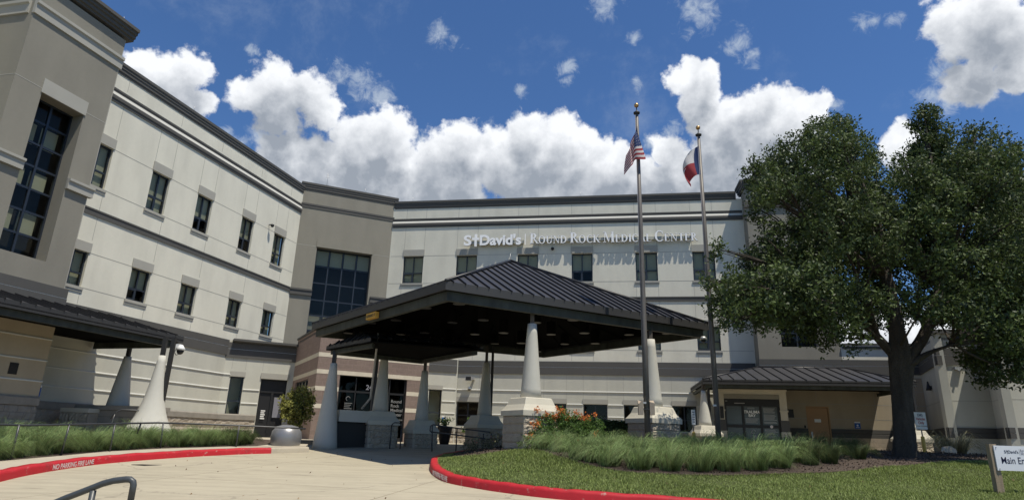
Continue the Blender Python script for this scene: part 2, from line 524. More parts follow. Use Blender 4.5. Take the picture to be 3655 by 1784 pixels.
def wear(name, col, lo, hi, scale, amount=1.0, edge=False):
    m = MATS[name]
    t = m.node_tree
    p = t.nodes['Principled BSDF']
    src = p.inputs['Base Color'].links[0].from_socket
    g = N(t, 'ShaderNodeNewGeometry')
    if edge:
        nz = N(t, 'ShaderNodeTexNoise')
        nz.inputs['Scale'].default_value = 2.5
        nz.inputs['Detail'].default_value = 5
        t.links.new(g.outputs['Position'], nz.inputs['Vector'])
        ad = N(t, 'ShaderNodeVectorMath', operation='MULTIPLY_ADD')
        t.links.new(nz.outputs['Color'], ad.inputs[0])
        ad.inputs[1].default_value = (.5, .5, .5)
        t.links.new(g.outputs['Position'], ad.inputs[2])
        n = N(t, 'ShaderNodeTexVoronoi', feature='DISTANCE_TO_EDGE')
        n.inputs['Scale'].default_value = scale
        t.links.new(ad.outputs[0], n.inputs['Vector'])
        out = n.outputs['Distance']
    else:
        n = N(t, 'ShaderNodeTexNoise')
        n.inputs['Scale'].default_value = scale
        n.inputs['Detail'].default_value = 9
        n.inputs['Roughness'].default_value = .75
        t.links.new(g.outputs['Position'], n.inputs['Vector'])
        out = n.outputs['Fac']
    cr = N(t, 'ShaderNodeMapRange')
    cr.inputs['From Min'].default_value = lo
    cr.inputs['From Max'].default_value = hi
    cr.inputs['To Min'].default_value = amount if edge else 0
    cr.inputs['To Max'].default_value = 0 if edge else amount
    t.links.new(out, cr.inputs['Value'])
    mm = N(t, 'ShaderNodeMix', data_type='RGBA')
    t.links.new(cr.outputs[0], mm.inputs['Factor'])
    t.links.new(src, mm.inputs['A'])
    mm.inputs['B'].default_value = (*col, 1)
    t.links.new(mm.outputs['Result'], p.inputs['Base Color'])


wear('red_paint', (.36, .30, .25), .60, .68, 7, .75)
wear('red_paint', (.10, .035, .03), .54, .72, 2.2, .7)
wear('concrete', (.17, .15, .12), .0, .006, .22, .6, True)
wear('concrete', (.27, .235, .18), .56, .72, .9, .55)
wear('concrete_walk', (.26, .23, .18), .55, .72, 1.1, .5)


# ------------------------------------------------------------------ object helpers
def link(o, parent=None):
    COL.objects.link(o)
    if parent is not None:
        o.parent = parent
        o.matrix_parent_inverse = Matrix.Translation(-world_loc(parent))
    return o


def world_loc(o):
    l = Vector(o.get('_w', (0, 0, 0))) if '_w' in o else Vector((0, 0, 0))
    return l


def tag(o, label=None, cat=None, group=None, kind=None):
    if label: o['label'] = label
    if cat: o['category'] = cat
    if group: o['group'] = group
    if kind: o['kind'] = kind
    return o


ROOTLOC = {}


def thing(name, loc, label, cat, group=None):
    o = bpy.data.objects.new(name, None)
    o.empty_display_size = .2
    o.location = loc
    COL.objects.link(o)
    ROOTLOC[o.name] = Vector(loc)
    return tag(o, label, cat, group)


def attach(o, parent):
    """o's mesh is in world coordinates; hang it on parent without moving it"""
    o.parent = parent
    if parent.name in ROOTLOC:
        o.matrix_parent_inverse = Matrix.Translation(-ROOTLOC[parent.name])
    return o


class MB:
    def __init__(s):
        s.v = []
        s.f = []
        s.m = []
        s.sm = []
        s.cur = 0
        s.smooth = False

    def add(s, vs, fs):
        b = len(s.v)
        s.v += [tuple(v) for v in vs]
        for f in fs:
            s.f.append([b + i for i in f])
            s.m.append(s.cur)
            s.sm.append(s.smooth)
        return s

    def quad(s, a, b, c, d):
        return s.add([a, b, c, d], [(0, 1, 2, 3)])

    def hexa(s, p):
        """p: 4 bottom points ccw, 4 top points"""
        return s.add(p, [(3, 2, 1, 0), (4, 5, 6, 7), (0, 1, 5, 4), (1, 2, 6, 5), (2, 3, 7, 6), (3, 0, 4, 7)])

    def box(s, x0, x1, y0, y1, z0, z1):
        return s.hexa([(x0, y0, z0), (x1, y0, z0), (x1, y1, z0), (x0, y1, z0), (x0, y0, z1), (x1, y0, z1), (x1, y1, z1), (x0, y1, z1)])

    def prism(s, poly, z0, z1):
        n = len(poly)
        vs = [(x, y, z0) for x, y in poly] + [(x, y, z1) for x, y in poly]
        fs = [tuple(reversed(range(n))), tuple(range(n, 2 * n))] + [(i, (i + 1) % n, n + (i + 1) % n, n + i) for i in range(n)]
        return s.add(vs, fs)

    def ring_loft(s, rings, caps=True):
        n = len(rings[0])
        vs = [p for r in rings for p in r]
        fs = []
        for k in range(len(rings) - 1):
            for i in range(n):
                j = (i + 1) % n
                fs.append((k * n + i, k * n + j, (k + 1) * n + j, (k + 1) * n + i))
        if caps:
            fs.append(tuple(reversed(range(n))))
            fs.append(tuple((len(rings) - 1) * n + i for i in range(n)))
        return s.add(vs, fs)

    def tube(s, pts, rad, n=8, caps=True):
        pts = [Vector(p) for p in pts]
        if not isinstance(rad, (list, tuple)):
            rad = [rad] * len(pts)
        rings = []
        ref = None
        for i, p in enumerate(pts):
            d = (pts[min(i + 1, len(pts) - 1)] - pts[max(i - 1, 0)]).normalized()
            if ref is None:
                ref = Vector((0, 0, 1)) if abs(d.z) < .9 else Vector((1, 0, 0))
            a = d.cross(ref)
            if a.length < 1e-4:
                a = d.cross(Vector((0, 1, 0)))
            a.normalize()
            b = a.cross(d).normalized()
            ref = b
            rings.append([p + (a * math.cos(t) + b * math.sin(t)) * rad[i] for t in [2 * math.pi * k / n for k in range(n)]])
        sm = s.smooth
        s.smooth = True
        s.ring_loft(rings, caps)
        s.smooth = sm
        return s

    def lathe(s, x, y, prof, n=24, smooth=True):
        """prof: (radius, z) list bottom to top"""
        rings = [[(x + r * math.cos(2 * math.pi * k / n), y + r * math.sin(2 * math.pi * k / n), z) for k in range(n)] for r, z in prof]
        sm = s.smooth
        s.smooth = smooth
        s.ring_loft(rings)
        s.smooth = sm
        return s

    def build(s, name, mats, parent=None):
        me = bpy.data.meshes.new(name)
        me.from_pydata(s.v, [], s.f)
        if isinstance(mats, str):
            mats = [mats]
        for m in mats:
            me.materials.append(MATS[m])
        me.polygons.foreach_set('material_index', s.m)
        me.polygons.foreach_set('use_smooth', s.sm)
        me.validate()
        me.update()
        o = bpy.data.objects.new(name, me)
        COL.objects.link(o)
        if parent is not None:
            attach(o, parent)
        return o


def np_mesh(name, verts, quads, mats, parent=None, midx=None, smooth=False):
    me = bpy.data.meshes.new(name)
    nv, nq = len(verts), len(quads)
    me.vertices.add(nv)
    me.vertices.foreach_set('co', np.asarray(verts, np.float32).ravel())
    me.loops.add(nq * 4)
    me.loops.foreach_set('vertex_index', np.asarray(quads, np.int32).ravel())
    me.polygons.add(nq)
    me.polygons.foreach_set('loop_start', np.arange(0, nq * 4, 4, dtype=np.int32))
    me.polygons.foreach_set('loop_total', np.full(nq, 4, np.int32))
    if isinstance(mats, str):
        mats = [mats]
    for m in mats:
        me.materials.append(MATS[m])
    if midx is not None:
        me.polygons.foreach_set('material_index', np.asarray(midx, np.int32))
    if smooth:
        me.polygons.foreach_set('use_smooth', np.ones(nq, bool))
    me.update(calc_edges=True)
    o = bpy.data.objects.new(name, me)
    COL.objects.link(o)
    if parent is not None:
        attach(o, parent)
    return o


class Frame:
    """a vertical plane: s along it (left to right seen from outside), z up, o outward"""

    def __init__(f, ox, oy, dx, dy):
        L = math.hypot(dx, dy)
        f.o = Vector((ox, oy))
        f.d = Vector((dx / L, dy / L))
        f.n = Vector((f.d.y, -f.d.x))

    def P(f, s, z, o=0.0):
        p = f.o + f.d * s + f.n * o
        return Vector((p.x, p.y, z))

    def box(f, mb, s0, s1, z0, z1, o0, o1):
        P = f.P
        return mb.hexa([P(s0, z0, o1), P(s1, z0, o1), P(s1, z0, o0), P(s0, z0, o0), P(s0, z1, o1), P(s1, z1, o1), P(s1, z1, o0), P(s0, z1, o0)])

    def profile(f, mb, s0, s1, prof):
        """prof: closed list of (o, z), swept from s0 to s1"""
        a = [f.P(s0, z, o) for o, z in prof]
        b = [f.P(s1, z, o) for o, z in prof]
        return mb.ring_loft([a, b])

    def wall(f, mb, s0, s1, z0, z1, holes=(), back=.3):
        """front face with holes (s0,s1,z0,z1,depth); reveals are built; ends, top and back too"""
        ss = sorted({s0, s1, *[min(max(h[i], s0), s1) for h in holes for i in (0, 1)]})
        zs = sorted({z0, z1, *[min(max(h[i], z0), z1) for h in holes for i in (2, 3)]})
        P = f.P
        for a, b in zip(ss, ss[1:]):
            if b - a < 1e-5: continue
            for c, d in zip(zs, zs[1:]):
                if d - c < 1e-5: continue
                ms, mz = (a + b) / 2, (c + d) / 2
                if any(h[0] < ms < h[1] and h[2] < mz < h[3] for h in holes):
                    continue
                mb.quad(P(a, c), P(b, c), P(b, d), P(a, d))
        for h in holes:
            a, b, c, d, dep = h
            mb.quad(P(a, c, 0), P(a, c, -dep), P(a, d, -dep), P(a, d, 0))
            mb.quad(P(b, c, -dep), P(b, c, 0), P(b, d, 0), P(b, d, -dep))
            mb.quad(P(a, d, -dep), P(b, d, -dep), P(b, d, 0), P(a, d, 0))
            mb.quad(P(a, c, 0), P(b, c, 0), P(b, c, -dep), P(a, c, -dep))
        mb.quad(P(s0, z0, -back), P(s0, z0, 0), P(s0, z1, 0), P(s0, z1, -back))
        mb.quad(P(s1, z0, 0), P(s1, z0, -back), P(s1, z1, -back), P(s1, z1, 0))
        mb.quad(P(s0, z1, 0), P(s1, z1, 0), P(s1, z1, -back), P(s0, z1, -back))
        return mb


def leaves(name, pts, size, matname, parent=None, asp=.5, up=0.0, jitter=.35, mats2=None, frac=0):
    """leaf-sized quads with random turn at pts (n,3)"""
    n = len(pts)
    d = rng.normal(size=(n, 3))
    d[:, 2] += up
    d /= np.linalg.norm(d, axis=1)[:, None]
    r = rng.normal(size=(n, 3))
    a = np.cross(d, r)
    a /= np.linalg.norm(a, axis=1)[:, None]
    sz = size * (1 + jitter * rng.uniform(-1, 1, n))[:, None]
    l = d * sz
    w = a * sz * asp * .5
    nrm = np.cross(d, a)
    mid = pts + l * .5 + nrm * sz * .12
    v = np.stack([pts, mid + w, pts + l, mid - w], 1).reshape(-1, 3)
    q = np.arange(4 * n).reshape(-1, 4)
    midx = None
    mats = [matname]
    if mats2:
        mats = [matname] + mats2
        midx = (rng.uniform(size=n) < frac).astype(np.int32)
    return np_mesh(name, v, q, mats, parent, midx)


def blob_points(blobs, per_area, twig_r=.16, per=14, squash=1.0, zmin=None):
    out = []
    for (x, y, z, r) in blobs:
        k = max(3, int(per_area * r * r))
        d = rng.normal(size=(k, 3))
        d /= np.linalg.norm(d, axis=1)[:, None]
        rad = r * rng.uniform(.35, 1.0, k) ** .5 * (1 + .18 * rng.normal(size=k))
        c = np.array([x, y, z]) + d * rad[:, None] * np.array([1, 1, squash])
        p = np.repeat(c, per, 0) + rng.normal(size=(k * per, 3)) * twig_r * .6
        out.append(p)
    p = np.concatenate(out)
    if zmin is not None:
        p = p[p[:, 2] > zmin]
    return p


def text_obj(name, body, size, matname, M, extrude=.01, bold=0.0, parent=None, align='LEFT', spacing=1.0, sx=1.0, side=None, line=1.0, shear=0.0):
    c = bpy.data.curves.new(name, 'FONT')
    c.body = body
    c.size = size
    c.extrude = extrude
    c.offset = bold
    c.align_x = align
    c.space_character = spacing
    c.space_line = line
    c.shear = shear
    tmp = bpy.data.objects.new(name + '_tmp', c)
    COL.objects.link(tmp)
    dg = bpy.context.evaluated_depsgraph_get()
    dg.update()
    me = bpy.data.meshes.new_from_object(tmp.evaluated_get(dg))
    bpy.data.objects.remove(tmp)
    bpy.data.curves.remove(c)
    me.name = name
    me.transform(M @ Matrix.Diagonal((sx, 1, 1, 1)))
    me.materials.clear()
    me.materials.append(MATS[matname])
    if side:
        me.materials.append(MATS[side])
        nrm = (M.to_3x3() @ Vector((0, 0, 1))).normalized()
        for p in me.polygons:
            p.material_index = 0 if p.normal.dot(nrm) > .9 else 1
    o = bpy.data.objects.new(name, me)
    COL.objects.link(o)
    if parent is not None:
        attach(o, parent)
    return o


def fmat(fr, s, z, o):
    """matrix that lays local XY text on a frame at (s,z), facing outward"""
    p = fr.P(s, z, o)
    return Matrix(((fr.d.x, 0, fr.n.x, p.x), (fr.d.y, 0, fr.n.y, p.y), (0, 1, 0, p.z), (0, 0, 0, 1)))

# ------------------------------------------------------------------ ground
from mathutils.geometry import delaunay_2d_cdt


def H(x, y):
    return min(0.12 + 0.05 * max(y, 0), 1.40)


def sstep(a, b, v):
    t = min(max((v - a) / (b - a), 0), 1)
    return t * t * (3 - 2 * t)


def in_poly(px, py, poly):
    px = np.asarray(px); py = np.asarray(py)
    c = np.zeros(px.shape, bool)
    n = len(poly)
    for i in range(n):
        x0, y0 = poly[i]; x1, y1 = poly[(i + 1) % n]
        cond = ((y0 > py) != (y1 > py)) & (px < (x1 - x0) * (py - y0) / (y1 - y0 + 1e-12) + x0)
        c ^= cond
    return c


def poly_dist(x, y, poly):
    best = 1e9
    n = len(poly)
    for i in range(n):
        ax, ay = poly[i]; bx, by = poly[(i + 1) % n]
        dx, dy = bx - ax, by - ay
        t = max(0, min(1, ((x - ax) * dx + (y - ay) * dy) / (dx * dx + dy * dy + 1e-12)))
        best = min(best, math.hypot(x - ax - dx * t, y - ay - dy * t))
    return best


def densify(poly, step):
    out = []
    n = len(poly)
    for i in range(n):
        a, b = poly[i], poly[(i + 1) % n]
        k = max(1, int(math.hypot(b[0] - a[0], b[1] - a[1]) / step))
        out += [(a[0] + (b[0] - a[0]) * j / k, a[1] + (b[1] - a[1]) * j / k) for j in range(k)]
    return out


def catmull(pts, k=6):
    out = []
    n = len(pts)
    for i in range(n - 1):
        p0, p1, p2, p3 = pts[max(i - 1, 0)], pts[i], pts[i + 1], pts[min(i + 2, n - 1)]
        for j in range(k):
            t = j / k
            out.append(tuple(.5 * ((2 * p1[c]) + (-p0[c] + p2[c]) * t + (2 * p0[c] - 5 * p1[c] + 4 * p2[c] - p3[c]) * t * t + (-p0[c] + 3 * p1[c] - 3 * p2[c] + p3[c]) * t ** 3) for c in range(len(p1))))
    out.append(tuple(pts[-1]))
    return out


def sheet(name, poly, hf, matname, step=.7, skirt=.3, parent=None):
    b = densify(poly, step)
    xs = [p[0] for p in poly]; ys = [p[1] for p in poly]
    gx, gy = np.meshgrid(np.arange(min(xs), max(xs), step), np.arange(min(ys), max(ys), step))
    gx = gx.ravel() + .01; gy = gy.ravel() + .01
    ok = in_poly(gx, gy, poly)
    inner = [(x, y) for x, y in zip(gx[ok], gy[ok]) if poly_dist(x, y, poly) > step * .35]
    vs = [Vector(p) for p in b] + [Vector(p) for p in inner]
    ed = [(i, (i + 1) % len(b)) for i in range(len(b))]
    r = delaunay_2d_cdt(vs, ed, [], 1, 1e-5)
    mb = MB()
    mb.smooth = True
    mb.add([(v.x, v.y, hf(v.x, v.y)) for v in r[0]], [tuple(f) for f in r[2]])
    mb.smooth = False
    n = len(b)
    for i in range(n):
        p, q = b[i], b[(i + 1) % n]
        mb.quad((p[0], p[1], hf(*p) - skirt), (q[0], q[1], hf(*q) - skirt), (q[0], q[1], hf(*q)), (p[0], p[1], hf(*p)))
    return mb.build(name, matname, parent)


gm_ = MB()
ysg = [-400, 0] + [i * 2.0 for i in range(1, 13)] + [25.6, 60, 700]
for a, b in zip(ysg, ysg[1:]):
    gm_.quad((-500, a, H(0, a) - .08), (500, a, H(0, a) - .08), (500, b, H(0, b) - .08), (-500, b, H(0, b) - .08))
tag(gm_.build('ground', 'lawn_soil'), kind='structure')
# the apron of concrete between the buildings and the camera
bm_ = MB()
ysq = [-12, 0] + [i * 1.0 for i in range(1, 26)] + [25.6, 34, 40]
for a, b in zip(ysq, ysq[1:]):
    bm_.quad((-30, a, H(0, a)), (45, a, H(0, a)), (45, b, H(0, b)), (-30, b, H(0, b)))
tag(bm_.build('driveway', 'concrete'), kind='structure')

KL = catmull([(-3.5, 4.0), (-6.2, 6.3), (-7.9, 9.0), (-8.58, 11.3), (-8.85, 12.4), (-9.0, 14.0), (-8.75, 15.4), (-8.2, 16.8), (-7.4, 18.07), (-6.7, 18.75)])
KI = catmull([(26, 16), (20, 19.6), (14, 22.2), (9, 23.2), (4.5, 23.0), (1.0, 22.2), (-.9, 20.9), (-1.75, 18.9), (-1.95, 17.3), (-1.87, 16.2), (-1.75, 15.2), (-1.52, 14.1), (-1.12, 13.0), (-.45, 12.2), (.24, 11.61), (.8, 11.25), (1.5, 10.98), (3.1, 10.45), (5, 9.7), (8, 8.3), (12, 6.0), (16, 3.0)])


def offset(path, d):
    out = []
    n = len(path)
    for i, p in enumerate(path):
        a = path[max(i - 1, 0)]; b = path[min(i + 1, n - 1)]
        dx, dy = b[0] - a[0], b[1] - a[1]
        L = math.hypot(dx, dy)
        out.append((p[0] - dy / L * d, p[1] + dx / L * d))
    return out


def kerb(name, path, matname):
    mb = MB()
    mb.smooth = True
    prof = [(0.0, -.08), (.015, .11), (.03, .145), (.06, .16), (.2, .165), (.2, -.08)]
    rings = []
    for i, p in enumerate(path):
        row = []
        for o, z in prof:
            q = offset(path[max(0, i - 1):i + 2], o)[1 if i > 0 else 0]
            wob = .006 * math.sin(i * 2.1) + .004 * math.sin(i * 5.3)
            row.append((q[0], q[1], H(*p) + z + (wob if z > 0 else 0)))
        rings.append(row)
    n = len(prof)
    vs = [p for r in rings for p in r]
    fs = [(k * n + i, (k + 1) * n + i, (k + 1) * n + i + 1, k * n + i + 1) for k in range(len(rings) - 1) for i in range(n - 1)]
    mb.add(vs, [tuple(reversed(f)) for f in fs])
    mb.smooth = False
    mb.add(rings[0], [tuple(range(n))])
    mb.add(rings[-1], [tuple(range(n))])
    return tag(mb.build(name, matname), kind='structure')


kerb('kerb', KL, 'red_paint')
kerb('kerb', KI, 'red_paint')
kerb('kerb', [(-6.72, 18.73), (-6.3, 19.15), (-5.9, 19.55)], 'concrete_walk')
tag(sheet('sidewalk', [(-6.85, 18.9), (-6.05, 19.68), (-6.3, 20.7), (-7.25, 20.7), (-7.33, 19.2), (-7.0, 19.0)], lambda x, y: H(x, y) + .163, 'concrete_walk', .8), kind='structure')

ISL = offset(KI, .19)
ISL = ISL + [(40, 3), (40, 14)]
WALK_FAR = [(-7.0, 19.35), (-7.35, 19.15), (-7.95, 18.7), (-9.1, 17.25), (-9.7, 15.9), (-9.81, 14.48), (-10.0, 13.03), (-9.9, 11.5), (-9.4, 9.0), (-8.2, 6.5), (-5.0, 3.5)]
WK = offset(KL, .19) + WALK_FAR
tag(sheet('sidewalk', WK, lambda x, y: H(x, y) + .16, 'concrete_walk', .8), kind='structure')
BEDL = list(reversed(WALK_FAR[1:])) + [(-7.3, 20.4), (-9.0, 20.3), (-11.2, 19.3), (-12.6, 18.0), (-13.4, 15.8), (-14.5, 10), (-14, 3)]


def h_bedl(x, y):
    d = poly_dist(x, y, WK)
    return H(x, y) + .14 + .30 * sstep(0.1, 2.4, d)


tag(sheet('planting_bed', BEDL, h_bedl, 'mulch', .6), kind='structure')
PLZ = [(-13.4, 15.8), (-12.6, 18.0), (-11.2, 19.3), (-9.0, 20.2), (-6.9, 20.6), (-6.9, 24.0), (-8.2, 27.2), (-10.8, 32), (-20, 34), (-22, 8), (-14.5, 10)]
tag(sheet('walkway', PLZ, lambda x, y: 1.42 if y > 17 else 1.42 - .02 * (17 - y), 'concrete_walk', 1.2, .6), kind='structure')


def h_isl(x, y):
    d = poly_dist(x, y, ISL[:-2])
    return H(x, y) + .15 + .32 * sstep(0.1, 2.6, d) * sstep(12.6, 16.5, y) + .03 * sstep(0, 1, d)


tag(sheet('lawn', ISL, h_isl, 'lawn_soil', .6), kind='structure')
MFRONT = [(-1.45, 17.2), (-.8, 16.5), (.2, 16.45), (.8, 15.9), (1.14, 15.1), (1.8, 14.23), (2.5, 13.65), (3.5, 13.5), (4.62, 13.6), (5.96, 13.95), (7.36, 14.35), (9.04, 15.1), (11.04, 16.1), (12.05, 16.5), (13.7, 17.2), (17, 18.0)]
MFR = catmull(MFRONT, 4)
MULCH = MFR + [(19, 19.6), (14, 21.7), (9, 22.7), (4.5, 22.5), (1.2, 21.7), (-.6, 20.6), (-1.4, 18.8)]
tag(sheet('mulch_bed', MULCH, lambda x, y: h_isl(x, y) + .02, 'mulch', .5, .1), kind='structure')
STRIP = [(15.3, 24.2), (19, 23.5), (24, 22.3), (40, 18.5), (40, 30), (18, 30), (16.4, 26.2)]
tag(sheet('gravel_bed', STRIP, lambda x, y: 1.50, 'gravel', .8), kind='structure')
kerb('kerb', catmull([(40, 18.2), (24, 22.0), (19, 23.2), (15.2, 23.95)]), 'red_paint')
tag(sheet('ambulance_apron', [(8, 24), (15.2, 24.0), (16.4, 26.2), (18, 30), (24, 31), (8, 36)], lambda x, y: 1.46, 'concrete_walk', 2), kind='structure')


def surf(x, y):
    if in_poly(np.array([x]), np.array([y]), MULCH)[0]: return h_isl(x, y) + .02
    if in_poly(np.array([x]), np.array([y]), ISL)[0]: return h_isl(x, y)
    if in_poly(np.array([x]), np.array([y]), BEDL)[0]: return h_bedl(x, y)
    if in_poly(np.array([x]), np.array([y]), STRIP)[0]: return 1.5
    if in_poly(np.array([x]), np.array([y]), PLZ)[0]: return 1.42
    if in_poly(np.array([x]), np.array([y]), WK)[0]: return H(x, y) + .16
    return H(x, y)


# lawn blades
def lawn():
    x = rng.uniform(-2, 16, 420000)
    y = rng.uniform(8.5, 18.2, 420000)
    ok = in_poly(x, y, ISL) & ~in_poly(x, y, MULCH)
    ok &= (y > .62 * x + 3.5) | (y > 9.8)
    ok &= x < y * .88 + 1
    x, y = x[ok], y[ok]
    k = 150000
    x, y = x[:k], y[:k]
    d = np.full(x.shape, 9.0)
    poly = ISL[:-2]
    for i in range(len(poly) - 1):
        ax, ay = poly[i]; bx, by = poly[i + 1]
        dx, dy = bx - ax, by - ay
        t = np.clip(((x - ax) * dx + (y - ay) * dy) / (dx * dx + dy * dy), 0, 1)
        d = np.minimum(d, np.hypot(x - ax - dx * t, y - ay - dy * t))
    ss = lambda a, b, v: (lambda t: t * t * (3 - 2 * t))(np.clip((v - a) / (b - a), 0, 1))
    z = np.minimum(.12 + .05 * y, 1.4) + .15 + .32 * ss(.1, 2.6, d) * ss(12.6, 16.5, y) + .03 * ss(0, 1, d) - .012
    n = len(x)
    base = np.stack([x, y, z], 1)
    ang = rng.uniform(0, 2 * math.pi, n)
    patch = .8 + .35 * np.sin(x * 1.7 + np.sin(y * 2.1)) * np.sin(y * 1.3 + 1.1)
    hgt = (.045 + .035 * rng.uniform(size=n)) * patch
    lean = rng.uniform(.2, 1.1, n) * hgt
    w = .006 + .004 * rng.uniform(size=n)
    side = np.stack([np.cos(ang), np.sin(ang), np.zeros(n)], 1) * w[:, None]
    tip = base + np.stack([-np.sin(ang) * lean, np.cos(ang) * lean, hgt], 1)
    v = np.stack([base - side, base + side, tip + side * .25, tip - side * .25], 1).reshape(-1, 3)
    o = np_mesh('lawn_grass', v, np.arange(4 * n).reshape(-1, 4), 'lawn_blade')
    tag(o, kind='stuff')
    o['label'] = 'short mown green grass of the island lawn inside the red kerb'
    o['category'] = 'grass'


lawn()

# a few dry leaves blown over the lawn and the drive
n_ = 170
x_ = rng.uniform(-9, 14, n_); y_ = rng.uniform(8.5, 20, n_)
z_ = np.array([(h_isl(a, b) + .05 if in_poly(np.array([a]), np.array([b]), ISL)[0] else (H(a, b) + .01 if not (in_poly(np.array([a]), np.array([b]), WK)[0] or a < -9) else H(a, b) + .18)) for a, b in zip(x_, y_)])
tag(leaves('fallen_leaves', np.stack([x_, y_, z_], 1), .04, 'dead_leaf', asp=.55, up=0), 'small dry brown leaves scattered over the lawn and the drive', 'leaves', kind='stuff')

# dirt and chips of mulch spilt over the mulch bed: small loose flakes
def chips():
    x = rng.uniform(-1.5, 16, 60000); y = rng.uniform(13.4, 20, 60000)
    ok = in_poly(x, y, MULCH)
    x, y = x[ok][:14000], y[ok][:14000]
    z = np.array([h_isl(a, b) for a, b in zip(x, y)]) + .03
    pts = np.stack([x, y, z], 1)
    o = leaves('mulch_chips', pts, .05, 'mulch', asp=.5, up=-.2)
    tag(o, 'loose shredded brown mulch and dead leaves lying over the bed', 'mulch', kind='stuff')


chips()

# ------------------------------------------------------------------ the hospital
HB = thing('hospital_building', (0, 33, 1.4), 'three storey grey stucco hospital with dark cornices and angled wings behind the canopy', 'hospital')
nL = (.9625, -.2714); tL = (.2714, .9625)
nR = (.1587, .9873); tR = (.9873, -.1587)


def frL(off):   # plane parallel to the left wing, off metres in front of it
    d = -21.156 + off
    return Frame(nL[0] * d, nL[1] * d, *tL)


def frR(off):   # plane parallel to the right wing
    d = 34.576 - off
    return Frame(nR[0] * d, nR[1] * d, *tR)


FL, FR = frL(0), frR(0)
FB = frL(1.7)          # left stair tower front
FRB = frR(.87)         # right stair tower and ambulance wall
FT = Frame(-14.533, 33.092, .9156, .4021)      # corner tower
FCL = Frame(-13.53, 29.97, 2.82, 1.53)         # ground floor chamfer on the left
FCR = Frame(-4.33, 34.88, 1.43, .47)           # ground floor chamfer on the right
ZP = 15.60; ZT = 15.87
G0 = 1.0


def rects(mb, fr, s0, s1, z0, z1, o, th=.02):
    return fr.box(mb, s0, s1, z0, z1, o - th, o)


def window(fr, s0, s1, z0, z1, kind='small', dep=.13, lint=.42, sill=True, blind=None, label=None, lintmat='lintel', silt=.2):
    """frame (window) > pane, blind, lintel, sill"""
    fw = .055
    mb = MB()
    fr.box(mb, s0, s0 + fw, z0, z1, -dep - .06, -dep + .03)
    fr.box(mb, s1 - fw, s1, z0, z1, -dep - .06, -dep + .03)
    fr.box(mb, s0 + fw, s1 - fw, z1 - fw, z1, -dep - .06, -dep + .03)
    fr.box(mb, s0 + fw, s1 - fw, z0, z0 + fw, -dep - .06, -dep + .03)
    if kind == 'small':
        m = (s0 + s1) / 2
        t = z0 + (z1 - z0) * .38
        fr.box(mb, m - .03, m + .03, z0 + fw, z1 - fw, -dep - .05, -dep + .02)
        fr.box(mb, s0 + fw, m - .03, t - .03, t + .03, -dep - .05, -dep + .02)
        fr.box(mb, m + .03, s1 - fw, t - .03, t + .03, -dep - .05, -dep + .02)
        # opening sash, lower left
        a, b, c, d = s0 + fw, m - .03, z0 + fw, t - .03
        for q in ((a, a + .045, c, d), (b - .045, b, c, d), (a + .045, b - .045, c, c + .045), (a + .045, b - .045, d - .045, d)):
            fr.box(mb, *q, -dep - .04, -dep + .035)
    elif kind == 'narrow':
        t = z0 + (z1 - z0) * .38
        fr.box(mb, s0 + fw, s1 - fw, t - .03, t + .03, -dep - .05, -dep + .02)
    elif kind == 'two':
        m = (s0 + s1) / 2
        fr.box(mb, m - .03, m + .03, z0 + fw, z1 - fw, -dep - .05, -dep + .02)
        t = z0 + (z1 - z0) * .45
        fr.box(mb, s0 + fw, m - .03, t - .025, t + .025, -dep - .05, -dep + .02)
        fr.box(mb, m + .03, s1 - fw, t - .025, t + .025, -dep - .05, -dep + .02)
    elif isinstance(kind, tuple):
        nx, zz = kind
        for i in range(1, nx):
            x = s0 + (s1 - s0) * i / nx
            fr.box(mb, x - .035, x + .035, z0 + fw, z1 - fw, -dep - .05, -dep + .04)
        for z in zz:
            for i in range(nx):
                a = s0 + (s1 - s0) * i / nx + (.035 if i else fw)
                b = s0 + (s1 - s0) * (i + 1) / nx - (.035 if i < nx - 1 else fw)
                fr.box(mb, a, b, z - .035, z + .035, -dep - .05, -dep + .02)
    w = mb.build('curtain_wall' if isinstance(kind, tuple) else 'window', 'frame', HB)
    if label: w['label'] = label
    mb = MB()
    mb.quad(fr.P(s0 + .02, z0 + .02, -dep), fr.P(s1 - .02, z0 + .02, -dep), fr.P(s1 - .02, z1 - .02, -dep), fr.P(s0 + .02, z1 - .02, -dep))
    mb.build('pane', 'glass', w)
    mb = MB()
    if blind is None:
        r = random.random()
        blind = [1.0, 1.0, .62, .45, 1.0][int(r * 5)]
    if blind:
        m = (s0 + s1) / 2
        for i, (a, b) in enumerate(((s0 + .03, m - .01), (m + .01, s1 - .03))):
            zz = z1 - (z1 - z0 - .04) * min(1, blind * random.uniform(.96, 1.0))
            fr.box(mb, a, b, zz, z1 - .01, -dep - .13, -dep - .11)
        mb.build('blind', 'blind', w)
    if lint:
        mb = MB()
        fr.profile(mb, s0 - .04, s1 + .04, [(-.02, z1 + lint), (.035, z1 + lint), (.035, z1 + .004), (-.02, z1 + .004)])
        mb.build('lintel', lintmat, w)
    if sill:
        mb = MB()
        fr.profile(mb, s0 - .06, s1 + .06, [(-.02, z0 - .004), (.055, z0 - .004), (.055, z0 - silt * .55), (.03, z0 - silt * .6), (.03, z0 - silt), (-.02, z0 - silt)])
        mb.build('sill', lintmat, w)
    return w


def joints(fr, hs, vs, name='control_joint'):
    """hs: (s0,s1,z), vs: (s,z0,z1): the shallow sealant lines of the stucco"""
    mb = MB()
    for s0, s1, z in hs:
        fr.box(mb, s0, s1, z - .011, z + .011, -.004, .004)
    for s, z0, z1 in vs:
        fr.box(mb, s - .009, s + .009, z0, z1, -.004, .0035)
    return mb.build(name, 'joint', HB)


